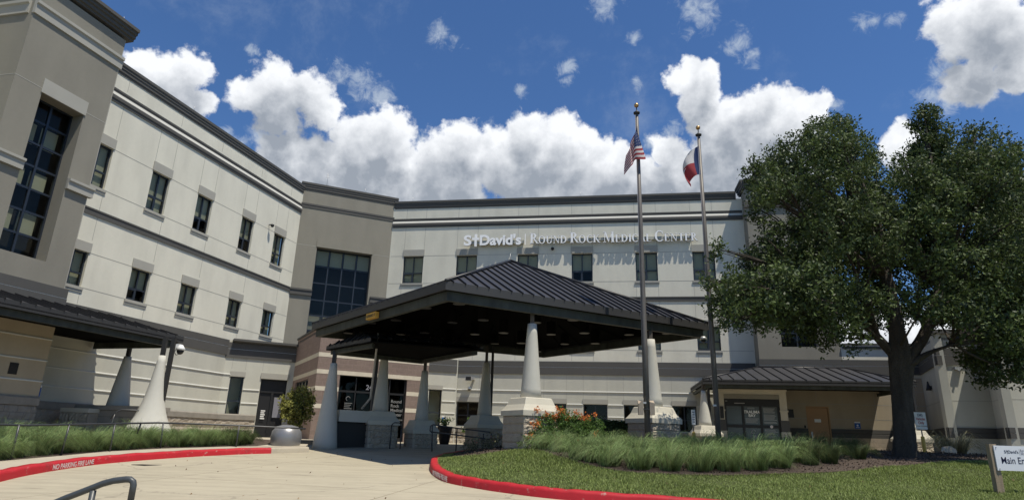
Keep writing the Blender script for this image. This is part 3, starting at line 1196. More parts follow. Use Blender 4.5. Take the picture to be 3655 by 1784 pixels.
def cornice(fr, s0, s1, zt, k=.35):
    mb = MB()
    h = .46
    fr.profile(mb, s0, s1, [(-.35, zt + .02), (.30 * k, zt + .02), (.30 * k, zt - .10), (.22 * k, zt - .12), (.22 * k, zt - .22), (.15 * k, zt - .24), (.15 * k, zt - .36), (.07 * k, zt - .38), (.07 * k, zt - h), (-.35, zt - h)])
    return mb.build('cornice', 'trim', HB)


def frieze(fr, s0, s1, z):
    """two dark mouldings with a pale cove between, z = middle of the cove"""
    mb = MB()
    fr.profile(mb, s0, s1, [(-.05, z + .24), (.035, z + .24), (.035, z + .16), (.02, z + .15), (.02, z + .075), (-.05, z + .075)])
    fr.profile(mb, s0, s1, [(-.05, z - .065), (.06, z - .065), (.075, z - .10), (.075, z - .21), (.045, z - .23), (.045, z - .33), (-.05, z - .33)])
    mb.build('frieze', 'trim', HB)
    mb = MB()
    fr.profile(mb, s0, s1, [(-.03, z + .07), (.022, z + .07), (.062, z - .06), (-.03, z - .06)])
    mb.build('cove', 'cove', HB)


def belt(fr, s0, s1, z, h=.26):
    mb = MB()
    fr.profile(mb, s0, s1, [(-.05, z), (.06, z), (.06, z - .06), (.04, z - .075), (.04, z - h), (-.05, z - h)])
    return mb.build('belt_course', 'trim', HB)


def low_belt(fr, s0, s1, z=5.86, o=.0):
    mb = MB()
    fr.profile(mb, s0, s1, [(-.05, z), (.04 + o, z), (.04 + o, z - .30), (-.05, z - .30)])
    fr.profile(mb, s0, s1, [(-.05, z - .32), (.055 + o, z - .32), (.055 + o, z - .72), (-.05, z - .72)])
    mb.build('belt_course', 'trim', HB)
    mb = MB()
    fr.box(mb, s0, s1, z - .318, z - .302, -.05, .035 + o)
    mb.build('belt_joint', 'rib', HB)


def ribs(fr, segs, zs=(4.25, 3.58, 2.95)):
    mb = MB()
    for z in zs:
        for s0, s1, zlo, zhi in segs:
            if zlo < z < zhi:
                fr.profile(mb, s0, s1, [(-.02, z + .028), (.02, z + .028), (.036, z + .008), (.036, z - .02), (-.02, z - .02)])
    return mb.build('rib', 'rib', HB)


def base(fr, s0, s1, z=2.44, stone='split_stone'):
    mb = MB()
    fr.profile(mb, s0, s1, [(-.05, z), (.06, z), (.10, z - .05), (.10, z - .26), (-.05, z - .26)])
    mb.build('base_belt', 'grey_stone', HB)
    # rock-faced block base, really uneven
    n = max(2, int((s1 - s0) / .09)); k = 12
    z0 = G0; z1 = z - .26
    vs = []; fs = []
    rr = np.random.default_rng(int(abs(s0) * 100) + 5)
    for j in range(k + 1):
        for i in range(n + 1):
            s = s0 + (s1 - s0) * i / n
            zz = z0 + (z1 - z0) * j / k
            o = .05 + .035 * rr.uniform() - (.03 if j % 4 == 0 else 0)
            vs.append(fr.P(s, zz, o))
    for j in range(k):
        for i in range(n):
            a = j * (n + 1) + i
            fs.append((a, a + 1, a + n + 2, a + n + 1))
    mb = MB()
    mb.add(vs, fs)
    mb.build('stone_base', stone, HB)


# windows of the two long wings ------------------------------------------------
LW3 = [(16.13, 17.1), (19.05, 20.0), (21.66, 22.62), (24.72, 25.65), (27.35, 28.3)]
Z3 = (10.34, 12.05); Z2 = (6.52, 7.82)
holes = [(a, b, *Z3, .13) for a, b in LW3] + [(a, b, *Z2, .13) for a, b in LW3]
mb = MB()
FL.wall(mb, 8.0, 29.4, 5.5, 15.2, holes)
mb.build('wing_wall', 'stucco', HB)
mb = MB()
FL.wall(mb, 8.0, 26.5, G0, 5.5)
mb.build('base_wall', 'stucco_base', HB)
for i, (a, b) in enumerate(LW3):
    window(FL, a, b, *Z3, kind='small', label=None, lint=.40)
    window(FL, a, b, *Z2, kind='small', lint=.36)
g = []
for z in (12.06, 10.33, 7.83, 6.51):
    xs = [15.2] + [v for p in LW3 for v in p] + [29.4]
    g += [(xs[i], xs[i + 1], z) for i in range(0, len(xs), 2)]
v = []
for a, b in LW3:
    v += [(b + .0, 12.5, 13.9), (b, 14.6, 15.1), (a, 12.5, 13.9), (b, 8.3, 9.2), (b, 5.9, 6.3), (b, 9.5, 10.1)]
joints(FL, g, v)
cornice(FL, 14.8, 29.36, ZP)
frieze(FL, 15.2, 29.4, 14.24)
belt(FL, 15.2, 29.4, 9.48)
low_belt(FL, 15.2, 25.2)
ribs(FL, [(15.2, 25.2, 0, 9)])
base(FL, 15.2, 25.2)

RW = [(-12.19, -10.94), (-8.90, -7.65), (-5.21, -4.0), (-2.04, -.84), (1.59, 2.81), (4.74, 5.96)]
RG = [(-8.42, -7.18), (-3.56, -2.33), (-1.41, -.13), (.74, 2.02), (3.26, 4.5)]
ZR3 = (10.40, 12.08); ZG = (2.3, 3.60)
holes = [(a, b, *ZR3, .13) for a, b in RW] + [(a, b, *Z2, .13) for a, b in RW]
mb = MB()
FR.wall(mb, -13.4, 7.66, 5.5, 15.2, holes)
mb.build('wing_wall', 'stucco', HB)
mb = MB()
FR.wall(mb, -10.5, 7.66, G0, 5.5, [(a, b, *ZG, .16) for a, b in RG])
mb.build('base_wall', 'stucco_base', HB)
for i, (a, b) in enumerate(RW):
    window(FR, a, b, *ZR3, kind='small', blind=[1, .62, 1, .6, 1, 1][i], lint=.40)
    window(FR, a, b, *Z2, kind='small', blind=1, lint=.36)
for a, b in RG:
    window(FR, a, b, *ZG, kind='two', dep=.16, lint=.26, sill=False, blind=.0)
g = []
for z in (12.09, 10.39, 7.83, 6.51):
    xs = [-13.0] + [v for p in RW for v in p] + [7.6]
    g += [(xs[i], xs[i + 1], z) for i in range(0, len(xs), 2)]
v = []
for a, b in RW:
    for q in (a, b):
        v += [(q, 12.5, 13.9), (q, 14.5, 15.15), (q, 9.5, 10.1), (q, 8.25, 9.2), (q, 5.9, 6.3)]
for a, b in RG:
    for q in (a, b):
        v += [(q, 4.3, 5.13), (q, 3.88, 4.21)]
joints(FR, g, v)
cornice(FR, -13.0, 7.34, ZP)
frieze(FR, -13.05, 7.62, 14.24)
belt(FR, -13.05, 7.62, 9.48)
low_belt(FR, -8.9, 7.62)
sg = [(-8.9, 7.62, 4.0, 9)]
xs = [-8.9] + [v for p in RG for v in (p[0] - .02, p[1] + .02)] + [7.6]
sg += [(xs[i], xs[i + 1], 0, 4.0) for i in range(0, len(xs), 2)]
ribs(FR, sg)
base(FR, -8.9, 7.6, 2.25)

# corner tower with its big gridded window --------------------------------------
TW = (3.49, 6.68, 4.6, 12.04)
mb = MB()
FT.wall(mb, 2.30, 7.95, G0, 15.4, [(*TW, .42)], back=1.2)
mb.build('tower_wall', 'taupe', HB)
window(FT, TW[0], TW[1], TW[2], TW[3], kind=(4, [11.02, 10.0, 9.0, 8.1, 7.25, 6.3, 5.4]), dep=.42, lint=.46, sill=False, blind=0, lintmat='taupe', label='tall gridded window of the corner tower')
mb = MB()
for i in range(4):
    a = TW[0] + .05 + (TW[1] - TW[0]) * i / 4
    FT.box(mb, a + .04, a + (TW[1] - TW[0]) / 4 - .08, 11.02, 12.0, -.62, -.6)
    if i < 4: FT.box(mb, a + .04, a + (TW[1] - TW[0]) / 4 - .08, 4.7, 6.3, -.62, -.6)
mb.build('blind', 'blind', HB)
mb = MB()
FT.box(mb, TW[0], TW[1], 7.3, 8.1, -.72, -.6)
mb.build('floor_edge', 'lintel', HB)
joints(FT, [(2.32, TW[0] - .02, 12.06), (6.8, 7.9, 12.06)], [])
cornice(FT, 2.18, 8.0, ZT)
mb = MB()
FT.profile(mb, 2.2, 8.0, [(-.05, 14.60), (.05, 14.60), (.05, 14.50), (.03, 14.48), (.03, 14.34), (-.05, 14.34)])
mb.build('belt_course', 'trim', HB); mb = MB()
FT.profile(mb, 2.2, TW[0] + .02, [(-.05, 9.48), (.13, 9.48), (.13, 9.38), (.09, 9.36), (.09, 9.12), (-.05, 9.12)])
FT.profile(mb, TW[1] + .12, 8.0, [(-.05, 9.48), (.13, 9.48), (.13, 9.38), (.09, 9.36), (.09, 9.12), (-.05, 9.12)])
mb.build('belt_course', 'trim', HB)

# left stair tower ---------------------------------------------------------------
BW = (12.86, 14.36, 6.62, 11.84)
BF = FB
mb = MB()
BF.wall(mb, 11.97, 15.19, 5.8, 15.4, [(*BW, .55)], back=1.75)
mb.build('tower_wall', 'taupe', HB)
c = BF.P(11.97, 0, 0)
FBL = Frame(c.x - .978 * 6, c.y + .208 * 6, .978, -.208)      # chamfered face turned to the left
mb = MB()
FBL.wall(mb, 0, 6, 5.8, 15.4)
mb.build('tower_wall', 'taupe', HB)
mb = MB()
FBL.wall(mb, 0, 6, G0, 5.8)
BF.wall(mb, 11.97, 15.19, G0, 5.8, back=1.75)
mb.build('tower_base_wall', 'tan', HB)
zz = [11.84 - .745 * i for i in range(1, 7)]
window(BF, BW[0], BW[1], BW[2], BW[3], kind=(2, zz), dep=.5, lint=.50, sill=False, blind=0, lintmat='lintel', label='tall stairwell window of the left tower')
mb = MB()
for i in range(2):
    a = BW[0] + .06 + .75 * i
    for (zl, zh) in ((9.0, 9.55), (7.4, 8.2), (10.4, 11.1)):
        BF.box(mb, a + .03, a + .6, zl, zh, -.8, -.78)
mb.build('blind', 'blind', HB)
for fr, s0, s1 in ((BF, 11.97, 15.19), (FBL, 0, 6)):
    e0 = s0 - (.02 if fr is BF else 0); e1 = s1 + (.25 if fr is BF else .02)
    cornice(fr, e0, e1, ZT + .1, .9)
    mb = MB()
    fr.profile(mb, e0, e1 - .2, [(-.05, 14.66), (.12, 14.66), (.12, 14.56), (.06, 14.52), (.06, 14.2), (-.05, 14.2)])
    mb.build('belt_course', 'taupe' if False else 'lintel', HB)
    low_belt(fr, e0, e1 - .16, 5.92, .03)
    ribs(fr, [(s0, s1, 0, 9)])
    base(fr, s0, s1, 2.48, 'cmu')
mb = MB()
for a, b in ((11.97, BW[0] + .02), (BW[1], 15.3)):
    BF.profile(mb, a, b, [(-.05, 9.50), (.15, 9.50), (.15, 9.42), (.10, 9.38), (.10, 9.14), (-.05, 9.14)])
FBL.profile(mb, 0, 6, [(-.05, 9.50), (.15, 9.50), (.15, 9.42), (.10, 9.38), (.10, 9.14), (-.05, 9.14)])
mb.build('belt_course', 'lintel', HB)
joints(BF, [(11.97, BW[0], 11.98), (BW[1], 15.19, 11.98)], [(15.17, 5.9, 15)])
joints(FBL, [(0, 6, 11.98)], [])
mb = MB()
BF.box(mb, 14.08, 14.34, 3.08, 3.42, -.02, .02)
mb.build('louver', 'black', HB)

# right stair tower, ambulance wall and the low wing ------------------------------
RBW = (8.83, 10.62, 6.62, 11.9)
mb = MB()
FRB.wall(mb, 7.66, 11.66, 5.1, 15.4, [(*RBW, .5)], back=1.0)
mb.build('tower_wall', 'taupe', HB)
window(FRB, *RBW, kind=(2, [11.9 - .75 * i for i in range(1, 7)]), dep=.46, lint=.5, sill=False, blind=0, label='tall stairwell window of the right tower behind the oak')
cornice(FRB, 7.60, 11.9, ZT + .078, .79)
q_ = FRB.P(7.66, 0, -.9)
FRS = Frame(q_.x, q_.y, -nR[0], -nR[1])
cornice(FRS, -.5, .98, ZT + .08, .8)
mb = MB()
FRB.profile(mb, 7.55, 11.7, [(-.05, 14.62), (.10, 14.62), (.10, 14.3), (-.05, 14.3)])
FRB.profile(mb, 7.62, RBW[0], [(-.05, 9.48), (.13, 9.48), (.13, 9.12), (-.05, 9.12)])
FRB.profile(mb, RBW[1], 11.7, [(-.05, 9.48), (.13, 9.48), (.13, 9.12), (-.05, 9.12)])
mb.build('belt_course', 'trim', HB)
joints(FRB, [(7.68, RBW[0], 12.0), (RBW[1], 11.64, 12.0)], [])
mb = MB()
FRB.wall(mb, 11.66, 15.2, 5.1, 6.62)
mb.build('wing_wall', 'stucco', HB)
mb = MB()
DOORH = (9.72, 10.68, 1.4, 3.60, .1)
FRB.wall(mb, 7.66, 15.2, G0, 5.12, [DOORH])
mb.build('ambulance_wall', 'tan', HB)
low_belt(FRB, 7.62, 15.2, 5.98)
mb = MB()
FRB.profile(mb, 11.72, 15.3, [(-.3, 6.80), (.12, 6.80), (.12, 6.68), (-.3, 6.68)])
FRB.profile(mb, 11.72, 15.3, [(-.3, 6.64), (.06, 6.64), (.06, 6.54), (-.3, 6.54)])
mb.build('cornice', 'trim', HB)
mb = MB()
FRB.profile(mb, 11.72, 15.3, [(-.3, 6.68), (.10, 6.68), (.10, 6.64), (-.3, 6.64)])
mb.build('cove', 'cove', HB)
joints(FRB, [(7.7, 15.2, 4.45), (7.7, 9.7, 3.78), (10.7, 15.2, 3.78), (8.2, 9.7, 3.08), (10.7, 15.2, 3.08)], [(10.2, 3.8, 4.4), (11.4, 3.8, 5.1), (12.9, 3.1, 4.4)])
mb = MB()
for a, b in ((7.7, 9.66), (10.74, 15.2)):
    FRB.profile(mb, a, b, [(-.05, 2.60), (.06, 2.60), (.06, 2.42), (.04, 2.40), (.06, 2.38), (.06, 2.20), (-.05, 2.20)])
mb.build('base_belt', 'trim', HB)
mb = MB()
for a, b in ((7.7, 9.66), (10.74, 15.2)):
    FRB.box(mb, a, b, G0, 2.2, -.05, .07)
mb.build('block_base', 'cmu_right', HB)
mb = MB()
FRB.box(mb, 9.73, 10.67, 1.42, 3.59, -.09, -.04)
dr = mb.build('door', 'door_tan', HB)
dr['label'] = 'tan steel service door beside the ambulance doors'
mb = MB()
for a, b, c_, d_ in ((9.66, 9.72, 1.42, 3.66), (10.68, 10.74, 1.42, 3.66), (9.72, 10.68, 3.60, 3.66)):
    FRB.box(mb, a, b, c_, d_, -.05, .012)
mb.build('door_frame', 'door_tan', dr)
mb = MB()
FRB.box(mb, 9.80, 9.87, 2.0, 2.45, -.045, .0)
mb.build('handle', 'metal_light', dr)
mb = MB()
FRB.box(mb, 10.02, 10.32, 2.90, 3.06, -.045, -.03)
mb.build('door_notice', 'white_paint', dr)
mb = MB()
FRB.box(mb, 8.72, 9.06, 3.10, 3.50, -.02, .03)
mb.build('louver', 'black', HB)
mb = MB()
FRB.box(mb, 9.5, 9.57, 2.62, 2.74, -.02, .04)
mb.build('card_reader', 'black', HB)

# buttressed low wing at the far right
A0 = FRB.P(15.2, 0); A1 = Vector((18.6, 27.0)); A2 = Vector((20.43, 26.7)); A3 = Vector((19.9, 25.4)); A4 = Vector((31.0, 23.6))
segs = [(Vector((A0.x, A0.y)), A1), (A1, A2), (A2, A3), (A3, A4)]
for a, b in segs:
    f = Frame(a.x, a.y, b.x - a.x, b.y - a.y)
    L = (b - a).length
    mb = MB()
    f.wall(mb, 0, L, G0, 6.7)
    mb.build('wing_wall', 'stucco_base', HB)
    low_belt(f, 0, L, 5.98)
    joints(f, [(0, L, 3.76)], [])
    mb = MB()
    f.profile(mb, 0, L, [(-.05, 2.66), (.05, 2.66), (.05, 2.46), (.035, 2.45), (.05, 2.44), (.05, 2.24), (-.05, 2.24)])
    mb.build('base_belt', 'trim', HB)
    mb = MB()
    f.profile(mb, 0, L, [(-.3, 6.80), (.12, 6.80), (.12, 6.62), (-.3, 6.62)])
    mb.build('cornice', 'trim', HB)

# ground floor chamfers ----------------------------------------------------------
CLW = (.33, .94, 2.35, 4.16); CLD = (1.72, 2.95, 1.42, 4.14)
mb = MB()
FCL.wall(mb, -.3, 3.21, G0, 5.3, [(*CLW, .16), (*CLD, .16)], back=.3)
mb.build('chamfer_wall', 'stucco_base', HB)
window(FCL, *CLW, kind='narrow', dep=.16, lint=.24, sill=False, blind=0)
mb = MB()
s0, s1, z0, z1 = CLD
m = (s0 + s1) / 2
for q in ((s0, s0 + .06, z0, z1), (s1 - .06, s1, z0, z1), (s0, s1, z1 - .06, z1), (s0, s1, 3.5, 3.58), (m - .05, m + .05, z0, 3.5), (s0, s1, z0, z0 + .2)):
    FCL.box(mb, *q, -.2, -.1)
dr = mb.build('glass_doors', 'black', HB)
dr['label'] = 'dark double glass doors left of the brown brick entry'
mb = MB()
FCL.box(mb, s0, s1, z0, z1, -.18, -.16)
mb.build('pane', 'black', dr)
mb = MB()
FCL.box(mb, m + .12, s1 - .12, 2.35, 3.3, -.095, -.09)
mb.build('poster', 'grey_text', dr)
mb = MB()
for k in range(5):
    FCL.box(mb, m - .42, m - .42 + .2 - .03 * (k % 2), 2.62 - .09 * k, 2.67 - .09 * k, -.095, -.09)
mb.build('notice', 'white_paint', dr)
mb = MB()
FCL.profile(mb, CLD[0] - .04, CLD[1] + .04, [(-.02, 4.42), (.06, 4.42), (.06, 4.144), (-.02, 4.144)])
mb.build('lintel', 'lintel', dr)
low_belt(FCL, -.1, 3.2, 5.76)
mb = MB()
FCL.profile(mb, .2, 3.2, [(-.3, 5.92), (.30, 5.92), (.30, 5.82), (.22, 5.78), (-.3, 5.78)])
mb.build('parapet_cap', 'trim', HB)
ribs(FCL, [(-.1, CLW[0] - .02, 0, 9), (CLW[1] + .02, CLD[0] - .02, 0, 4.2), (CLD[1] + .02, 3.2, 0, 4.2)], (4.25, 3.58, 2.95))
base(FCL, -.1, CLD[0] - .03)
joints(FCL, [], [(CLW[0], 4.5, 5.1), (CLW[1], 4.5, 5.1), (CLD[0], 4.5, 5.1), (CLD[1], 4.5, 5.1)])
CRW = (.0, .72, 2.2, 4.18)
mb = MB()
FCR.wall(mb, -1.3, 1.56, G0, 5.9, [(*CRW, .16)])
mb.build('chamfer_wall', 'stucco_base', HB)
window(FCR, *CRW, kind='narrow', dep=.16, lint=.24, sill=False, blind=0)
low_belt(FCR, -1.2, 1.5, 5.86)
ribs(FCR, [(-1.2, -.02, 0, 9), (.74, 1.5, 0, 9)])
base(FCR, -.9, 1.5, 2.25)
mb = MB()   # soffits closing the ground floor projections
mb.prism([tuple(FCL.P(-.2, 0).xy), tuple(FCL.P(3.2, 0).xy), (-8.3, 33.0), (-12.6, 34.5), (-14.2, 31)], 5.2, 5.5)
mb.prism([tuple(FCR.P(-1.3, 0).xy), tuple(FCR.P(1.5, 0).xy), (-2.4, 36), (-7.4, 37), (-7.6, 34)], 5.75, 5.88)
mb.build('low_roof', 'roof_metal', HB)

# brown block entry ---------------------------------------------------------------
E0 = (-10.71, 31.5); E1 = (-8.2, 26.97); E2 = (-3.73, 29.4); E3 = (-5.6, 34.2)
FE1 = Frame(*E0, E1[0] - E0[0], E1[1] - E0[1])
FE2 = Frame(*E1, E2[0] - E1[0], E2[1] - E1[1])
FE3 = Frame(*E2, E3[0] - E2[0], E3[1] - E2[1])
lens = [math.hypot(b[0] - a[0], b[1] - a[1]) for a, b in ((E0, E1), (E1, E2), (E2, E3))]
brick_mat('brown_left', (.25, .18, .152), (.28, .203, .172), (.24, .175, .15), .4, .2, math.atan2(E1[1] - E0[1], E1[0] - E0[0]), .25)
ST = (1.0, 4.08, 1.42, 4.16)
EW = (.75, 3.6, 2.55, 4.0)
mb = MB(); FE1.wall(mb, 0, lens[0], G0, 6.15, [(*EW, .12)], back=.25); mb.build('masonry_wall', 'brown_left', HB)
mb = MB(); FE2.wall(mb, 0, lens[1], G0, 6.15, [(*ST, .2)], back=.25); mb.build('masonry_wall', 'brown_block', HB)
mb = MB(); FE3.wall(mb, 0, lens[2], G0, 6.15, back=.25); mb.build('masonry_wall', 'brown_block', HB)
mb = MB()
for z in (4.94, 4.22, 3.51, 2.78):
    a, b = z - .09, z + .09
    for f, L, hs in ((FE1, lens[0], [(EW[0], EW[1], EW[2], EW[3])]), (FE2, lens[1], [(ST[0], ST[1], ST[2], 4.1)]), (FE3, lens[2], [])):
        xs = [0]
        for h in hs:
            if h[2] < z < h[3]: xs += [h[0], h[1]]
        xs += [L]
        for i in range(0, len(xs), 2):
            f.box(mb, xs[i], xs[i + 1], a, b, -.01, .006)
mb.build('cream_band', 'cream_block', HB)
mb = MB()
for f, L in ((FE1, lens[0]), (FE2, lens[1]), (FE3, lens[2])):
    f.box(mb, -.02, L + .02, 6.15, 6.24, -.28, .05)
mb.build('parapet_cap', 'trim', HB)
mb = MB(); mb.prism([E0, E1, E2, E3], 5.95, 6.05); mb.build('low_roof', 'roof_metal', HB)
window(FE1, EW[0], EW[1], EW[2], EW[3], kind=(4, []), dep=.1, lint=0, sill=False, blind=0, label='side window of the brown block entry')
mb = MB()
s0, s1, z0, z1 = ST
for q in ((s0, s0 + .07, z0, z1), (s1 - .07, s1, z0, z1), (s0, s1, z1 - .07, z1), (s0, s1, 3.42, 3.5), (1.75, 1.8, z0, z1), (2.5, 2.58, z0, z1), (3.28, 3.34, z0, z1), (s0, s1, z0, z0 + .15)):
    FE2.box(mb, *q, -.22, -.12)
sf = mb.build('entrance_storefront', 'black', HB)
sf['label'] = 'dark glass storefront of the main entrance'
mb = MB(); FE2.box(mb, s0, s1, z0, z1, -.2, -.18); mb.build('pane', 'glass_door', sf)
text_obj('street_number', '24', .30, 'grey_text', fmat(FE2, 2.22, 3.58, -.11), .004, .006, sf)
text_obj('door_lettering', 'Round\nRock\nMedical\nCenter', .19, 'lettering_dim', fmat(FE2, 3.42, 3.08, -.11), .002, .004, sf)
text_obj('door_lettering', 'Main Entrance', .115, 'lettering_dim', fmat(FE2, 3.36, 2.32, -.11), .002, .002, sf)
mb = MB()
for k in range(7):
    FE2.box(mb, 1.34, 1.34 + .34 - .05 * (k % 3), 2.95 - .075 * k, 2.975 - .075 * k, -.115, -.11)
mb.build('door_notice', 'lettering_dim', sf)
mb = MB()
mb.tube([FE2.P(1.48 + .09 * math.cos(t), 3.15 + .09 * math.sin(t), -.11) for t in [i * .55 for i in range(9)]], .012, 5)
mb.build('door_emblem', 'lettering_dim', sf)

# dark core and roof so that no daylight comes through from behind
mb = MB()
for f, a, b, o, zt in ((FL, 8, 29, -1.0, 15.2), (FR, -13, 15, -1.0, 15.2), (FT, 2.6, 7.7, -1.3, 15.3), (FB, 12.05, 15.1, -1.2, 15.3), (FRB, 7.75, 11.6, -.75, 15.3)):
    top = zt if not f is FR else 15.2
    bb = b if f is not FR else 7.6
    f.box(mb, a, bb, 1.2, top, o - .2, o)
FRB.box(mb, 11.7, 15.0, 1.2, 6.6, -1.2, -1.0)
FE2.box(mb, .3, 4.8, 1.2, 5.9, -1.6, -1.4)
FCL.box(mb, 0, 3.1, 1.2, 5.4, -1.2, -1.0)
mb.build('dark_core', 'interior_dark', HB)
mb = MB()
FL.box(mb, 2, 31, 15.05, 15.18, -12, -.02)
FR.box(mb, -14, 16, 15.02, 15.16, -12, -.02)
FT.box(mb, 2.4, 7.9, 15.2, 15.3, -4, -.02)
FB.box(mb, 12.0, 15.15, 15.22, 15.32, -5, -.02)
FRB.box(mb, 7.7, 11.6, 15.25, 15.35, -3, -.02)
FRB.box(mb, 11.7, 30, 6.4, 6.5, -10, -.02)
mb.prism([tuple(A0.xy), tuple(A1), tuple(A2), tuple(A3), tuple(A4), (33, 33)], 6.35, 6.45)
mb.build('roof', 'roof_metal', HB)

# lettering on the right wing ------------------------------------------------------
SG = thing('building_sign', FR.P(-1.7, 12.6, .2), 'white raised letters reading the hospital name on the upper right wing', 'sign')
mb = MB()
FR.box(mb, -8.0, -4.85, 12.72, 12.92, .02, .17)
FR.box(mb, -4.2, 4.75, 12.80, 12.98, .02, .17)
mb.build('raceway', 'stucco_base', SG)
OFF = .24
SB = (12.64, 12.60)


def skew(s):        # the line of lettering keeps level
    return 12.62


def fit_text(body, s0, s1, size, bold):
    o = text_obj('letter', body, size, 'lettering', fmat(FR, 0, 0, 0), .04, bold, None)
    xs = [v.co.x * FR.d.x + v.co.y * FR.d.y for v in o.data.vertices]
    b = FR.o.dot(FR.d)
    lo, hi = min(xs) - b, max(xs) - b
    bpy.data.objects.remove(o)
    k = (s1 - s0) / (hi - lo)
    return text_obj('letter', body, size, 'lettering', fmat(FR, s0 - lo * k, 12.63, OFF), .04, bold, SG, side='letter_side', sx=k)


fit_text('S', -8.44, -7.97, .86, .032)
mb = MB()
FR.box(mb, -7.79, -7.65, 12.54, 13.30, .19, .29)
FR.box(mb, -7.93, -7.79, 12.93, 13.07, .19, .29)
FR.box(mb, -7.65, -7.51, 12.93, 13.07, .19, .29)
mb.build('cross', 'lettering', SG)
fit_text("David's", -7.47, -4.98, .86, .032)
mb = MB()
FR.box(mb, -4.77, -4.73, 12.58, 13.26, .19, .28)
mb.build('divider', 'lettering', SG)


# hand-drawn roman capitals (unit height), as strokes: polygons in a 0..1 em box
def arc(cx_, cy_, rx, ry, a0, a1, n=14):
    return [(cx_ + rx * math.cos(R(a0 + (a1 - a0) * i / n)), cy_ + ry * math.sin(R(a0 + (a1 - a0) * i / n))) for i in range(n + 1)]


def bar(x0, y0, x1, y1, w0, w1=None):
    w1 = w0 if w1 is None else w1
    return [(x0 - w0 / 2, y0), (x0 + w0 / 2, y0), (x1 + w1 / 2, y1), (x1 - w1 / 2, y1)]


def serif(x, y, w, up=1, h=.07):
    return [(x - w / 2, y), (x + w / 2, y), (x + w / 2, y + h * up), (x - w / 2, y + h * up)]


def crescent(cx_, cy_, rx, ry, a0, a1, tmax, tmin, n=22):
    """curved stroke, thick at the sides and thin at top and bottom"""
    out = []
    quads = []
    for i in range(n + 1):
        a = R(a0 + (a1 - a0) * i / n)
        th = tmin + (tmax - tmin) * abs(math.cos(a)) ** 1.3
        o = (cx_ + rx * math.cos(a), cy_ + ry * math.sin(a))
        q = (cx_ + (rx - th) * math.cos(a), cy_ + (ry - tmin) * math.sin(a))
        out.append((o, q))
    for (a, b), (c, d) in zip(out, out[1:]):
        quads.append([b, a, c, d])
    return quads


TK, TN = .20, .095


def glyph(ch):
    """returns (width, list of convex polygons)"""
    if ch == 'R':
        return .74, [bar(.16, 0, .16, 1, TK), serif(.16, 0, .32), serif(.12, .955, .26)] + crescent(.25, .74, .34, .26, -90, 90, TK, TN) + [[(.3, .5), (.42, .5), (.8, .0), (.62, .0)], serif(.74, 0, .24)]
    if ch == 'O':
        return .92, crescent(.44, .5, .43, .52, 0, 360, TK, TN, 40)
    if ch == 'U':
        return .84, [bar(.17, .3, .17, 1, TK), bar(.68, .3, .68, 1, .07)] + crescent(.42, .32, .32, .34, 180, 360, TK * .8, TN) + [serif(.17, .955, .32), serif(.68, .955, .26)]
    if ch == 'N':
        return .88, [bar(.15, 0, .15, 1, .06), bar(.72, 0, .72, 1, .06), [(.08, 1), (.25, 1), (.75, 0), (.66, 0)], serif(.15, 0, .24), serif(.72, .955, .24), serif(.1, .955, .2)]
    if ch == 'D':
        return .86, [bar(.16, 0, .16, 1, TK), serif(.13, 0, .26), serif(.13, .955, .26)] + crescent(.26, .5, .54, .5, -90, 90, TK, TN)
    if ch == 'C':
        return .80, crescent(.44, .5, .42, .52, 50, 310, TK, TN, 30) + [[(.68, .68), (.73, .68), (.74, .98), (.69, .9)], [(.69, .12), (.74, .06), (.76, .2), (.71, .2)]]
    if ch == 'K':
        return .82, [bar(.16, 0, .16, 1, TK), serif(.16, 0, .32), serif(.16, .955, .32), [(.2, .42), (.28, .42), (.72, 1), (.62, 1)], [(.28, .52), (.42, .60), (.82, 0), (.64, 0)], serif(.68, .955, .24), serif(.76, 0, .26)]
    if ch == 'M':
        return 1.06, [bar(.15, 0, .17, 1, .055), bar(.88, 0, .84, 1, TK), [(.1, 1), (.27, 1), (.56, .12), (.49, .0)], [(.49, .0), (.56, .12), (.86, 1), (.80, 1)], serif(.15, 0, .24), serif(.88, 0, .30), serif(.12, .955, .2), serif(.88, .955, .2)]
    if ch == 'E':
        return .68, [bar(.16, 0, .16, 1, TK), [(.05, 0), (.6, 0), (.6, .05), (.05, .05)], [(.05, .95), (.58, .95), (.58, 1), (.05, 1)], [(.2, .49), (.48, .49), (.48, .54), (.2, .54)], [(.56, .0), (.6, 0), (.64, .24), (.61, .24)], [(.54, .78), (.58, .78), (.58, 1), (.52, 1)], [(.46, .4), (.5, .4), (.5, .63), (.46, .63)]]
    if ch == 'I':
        return .36, [bar(.18, 0, .18, 1, TK), serif(.18, 0, .32), serif(.18, .955, .32)]
    if ch == 'A':
        return .82, [[(.1, 0), (.16, 0), (.44, 1), (.38, 1)], [(.36, 1), (.47, 1), (.78, 0), (.61, 0)], [(.22, .32), (.62, .32), (.6, .37), (.23, .37)], serif(.13, 0, .24), serif(.7, 0, .28)]
    if ch == 'L':
        return .66, [bar(.16, 0, .16, 1, TK), serif(.16, .955, .32), [(.05, 0), (.6, 0), (.6, .05), (.05, .05)], [(.57, .0), (.6, 0), (.64, .26), (.61, .26)]]
    if ch == 'T':
        return .76, [bar(.38, 0, .38, 1, TK), serif(.38, 0, .32), [(.04, .95), (.72, .95), (.72, 1), (.04, 1)], [(.03, .76), (.07, .76), (.1, 1), (.04, 1)], [(.70, .76), (.73, .76), (.72, 1), (.66, 1)]]
    return .4, []


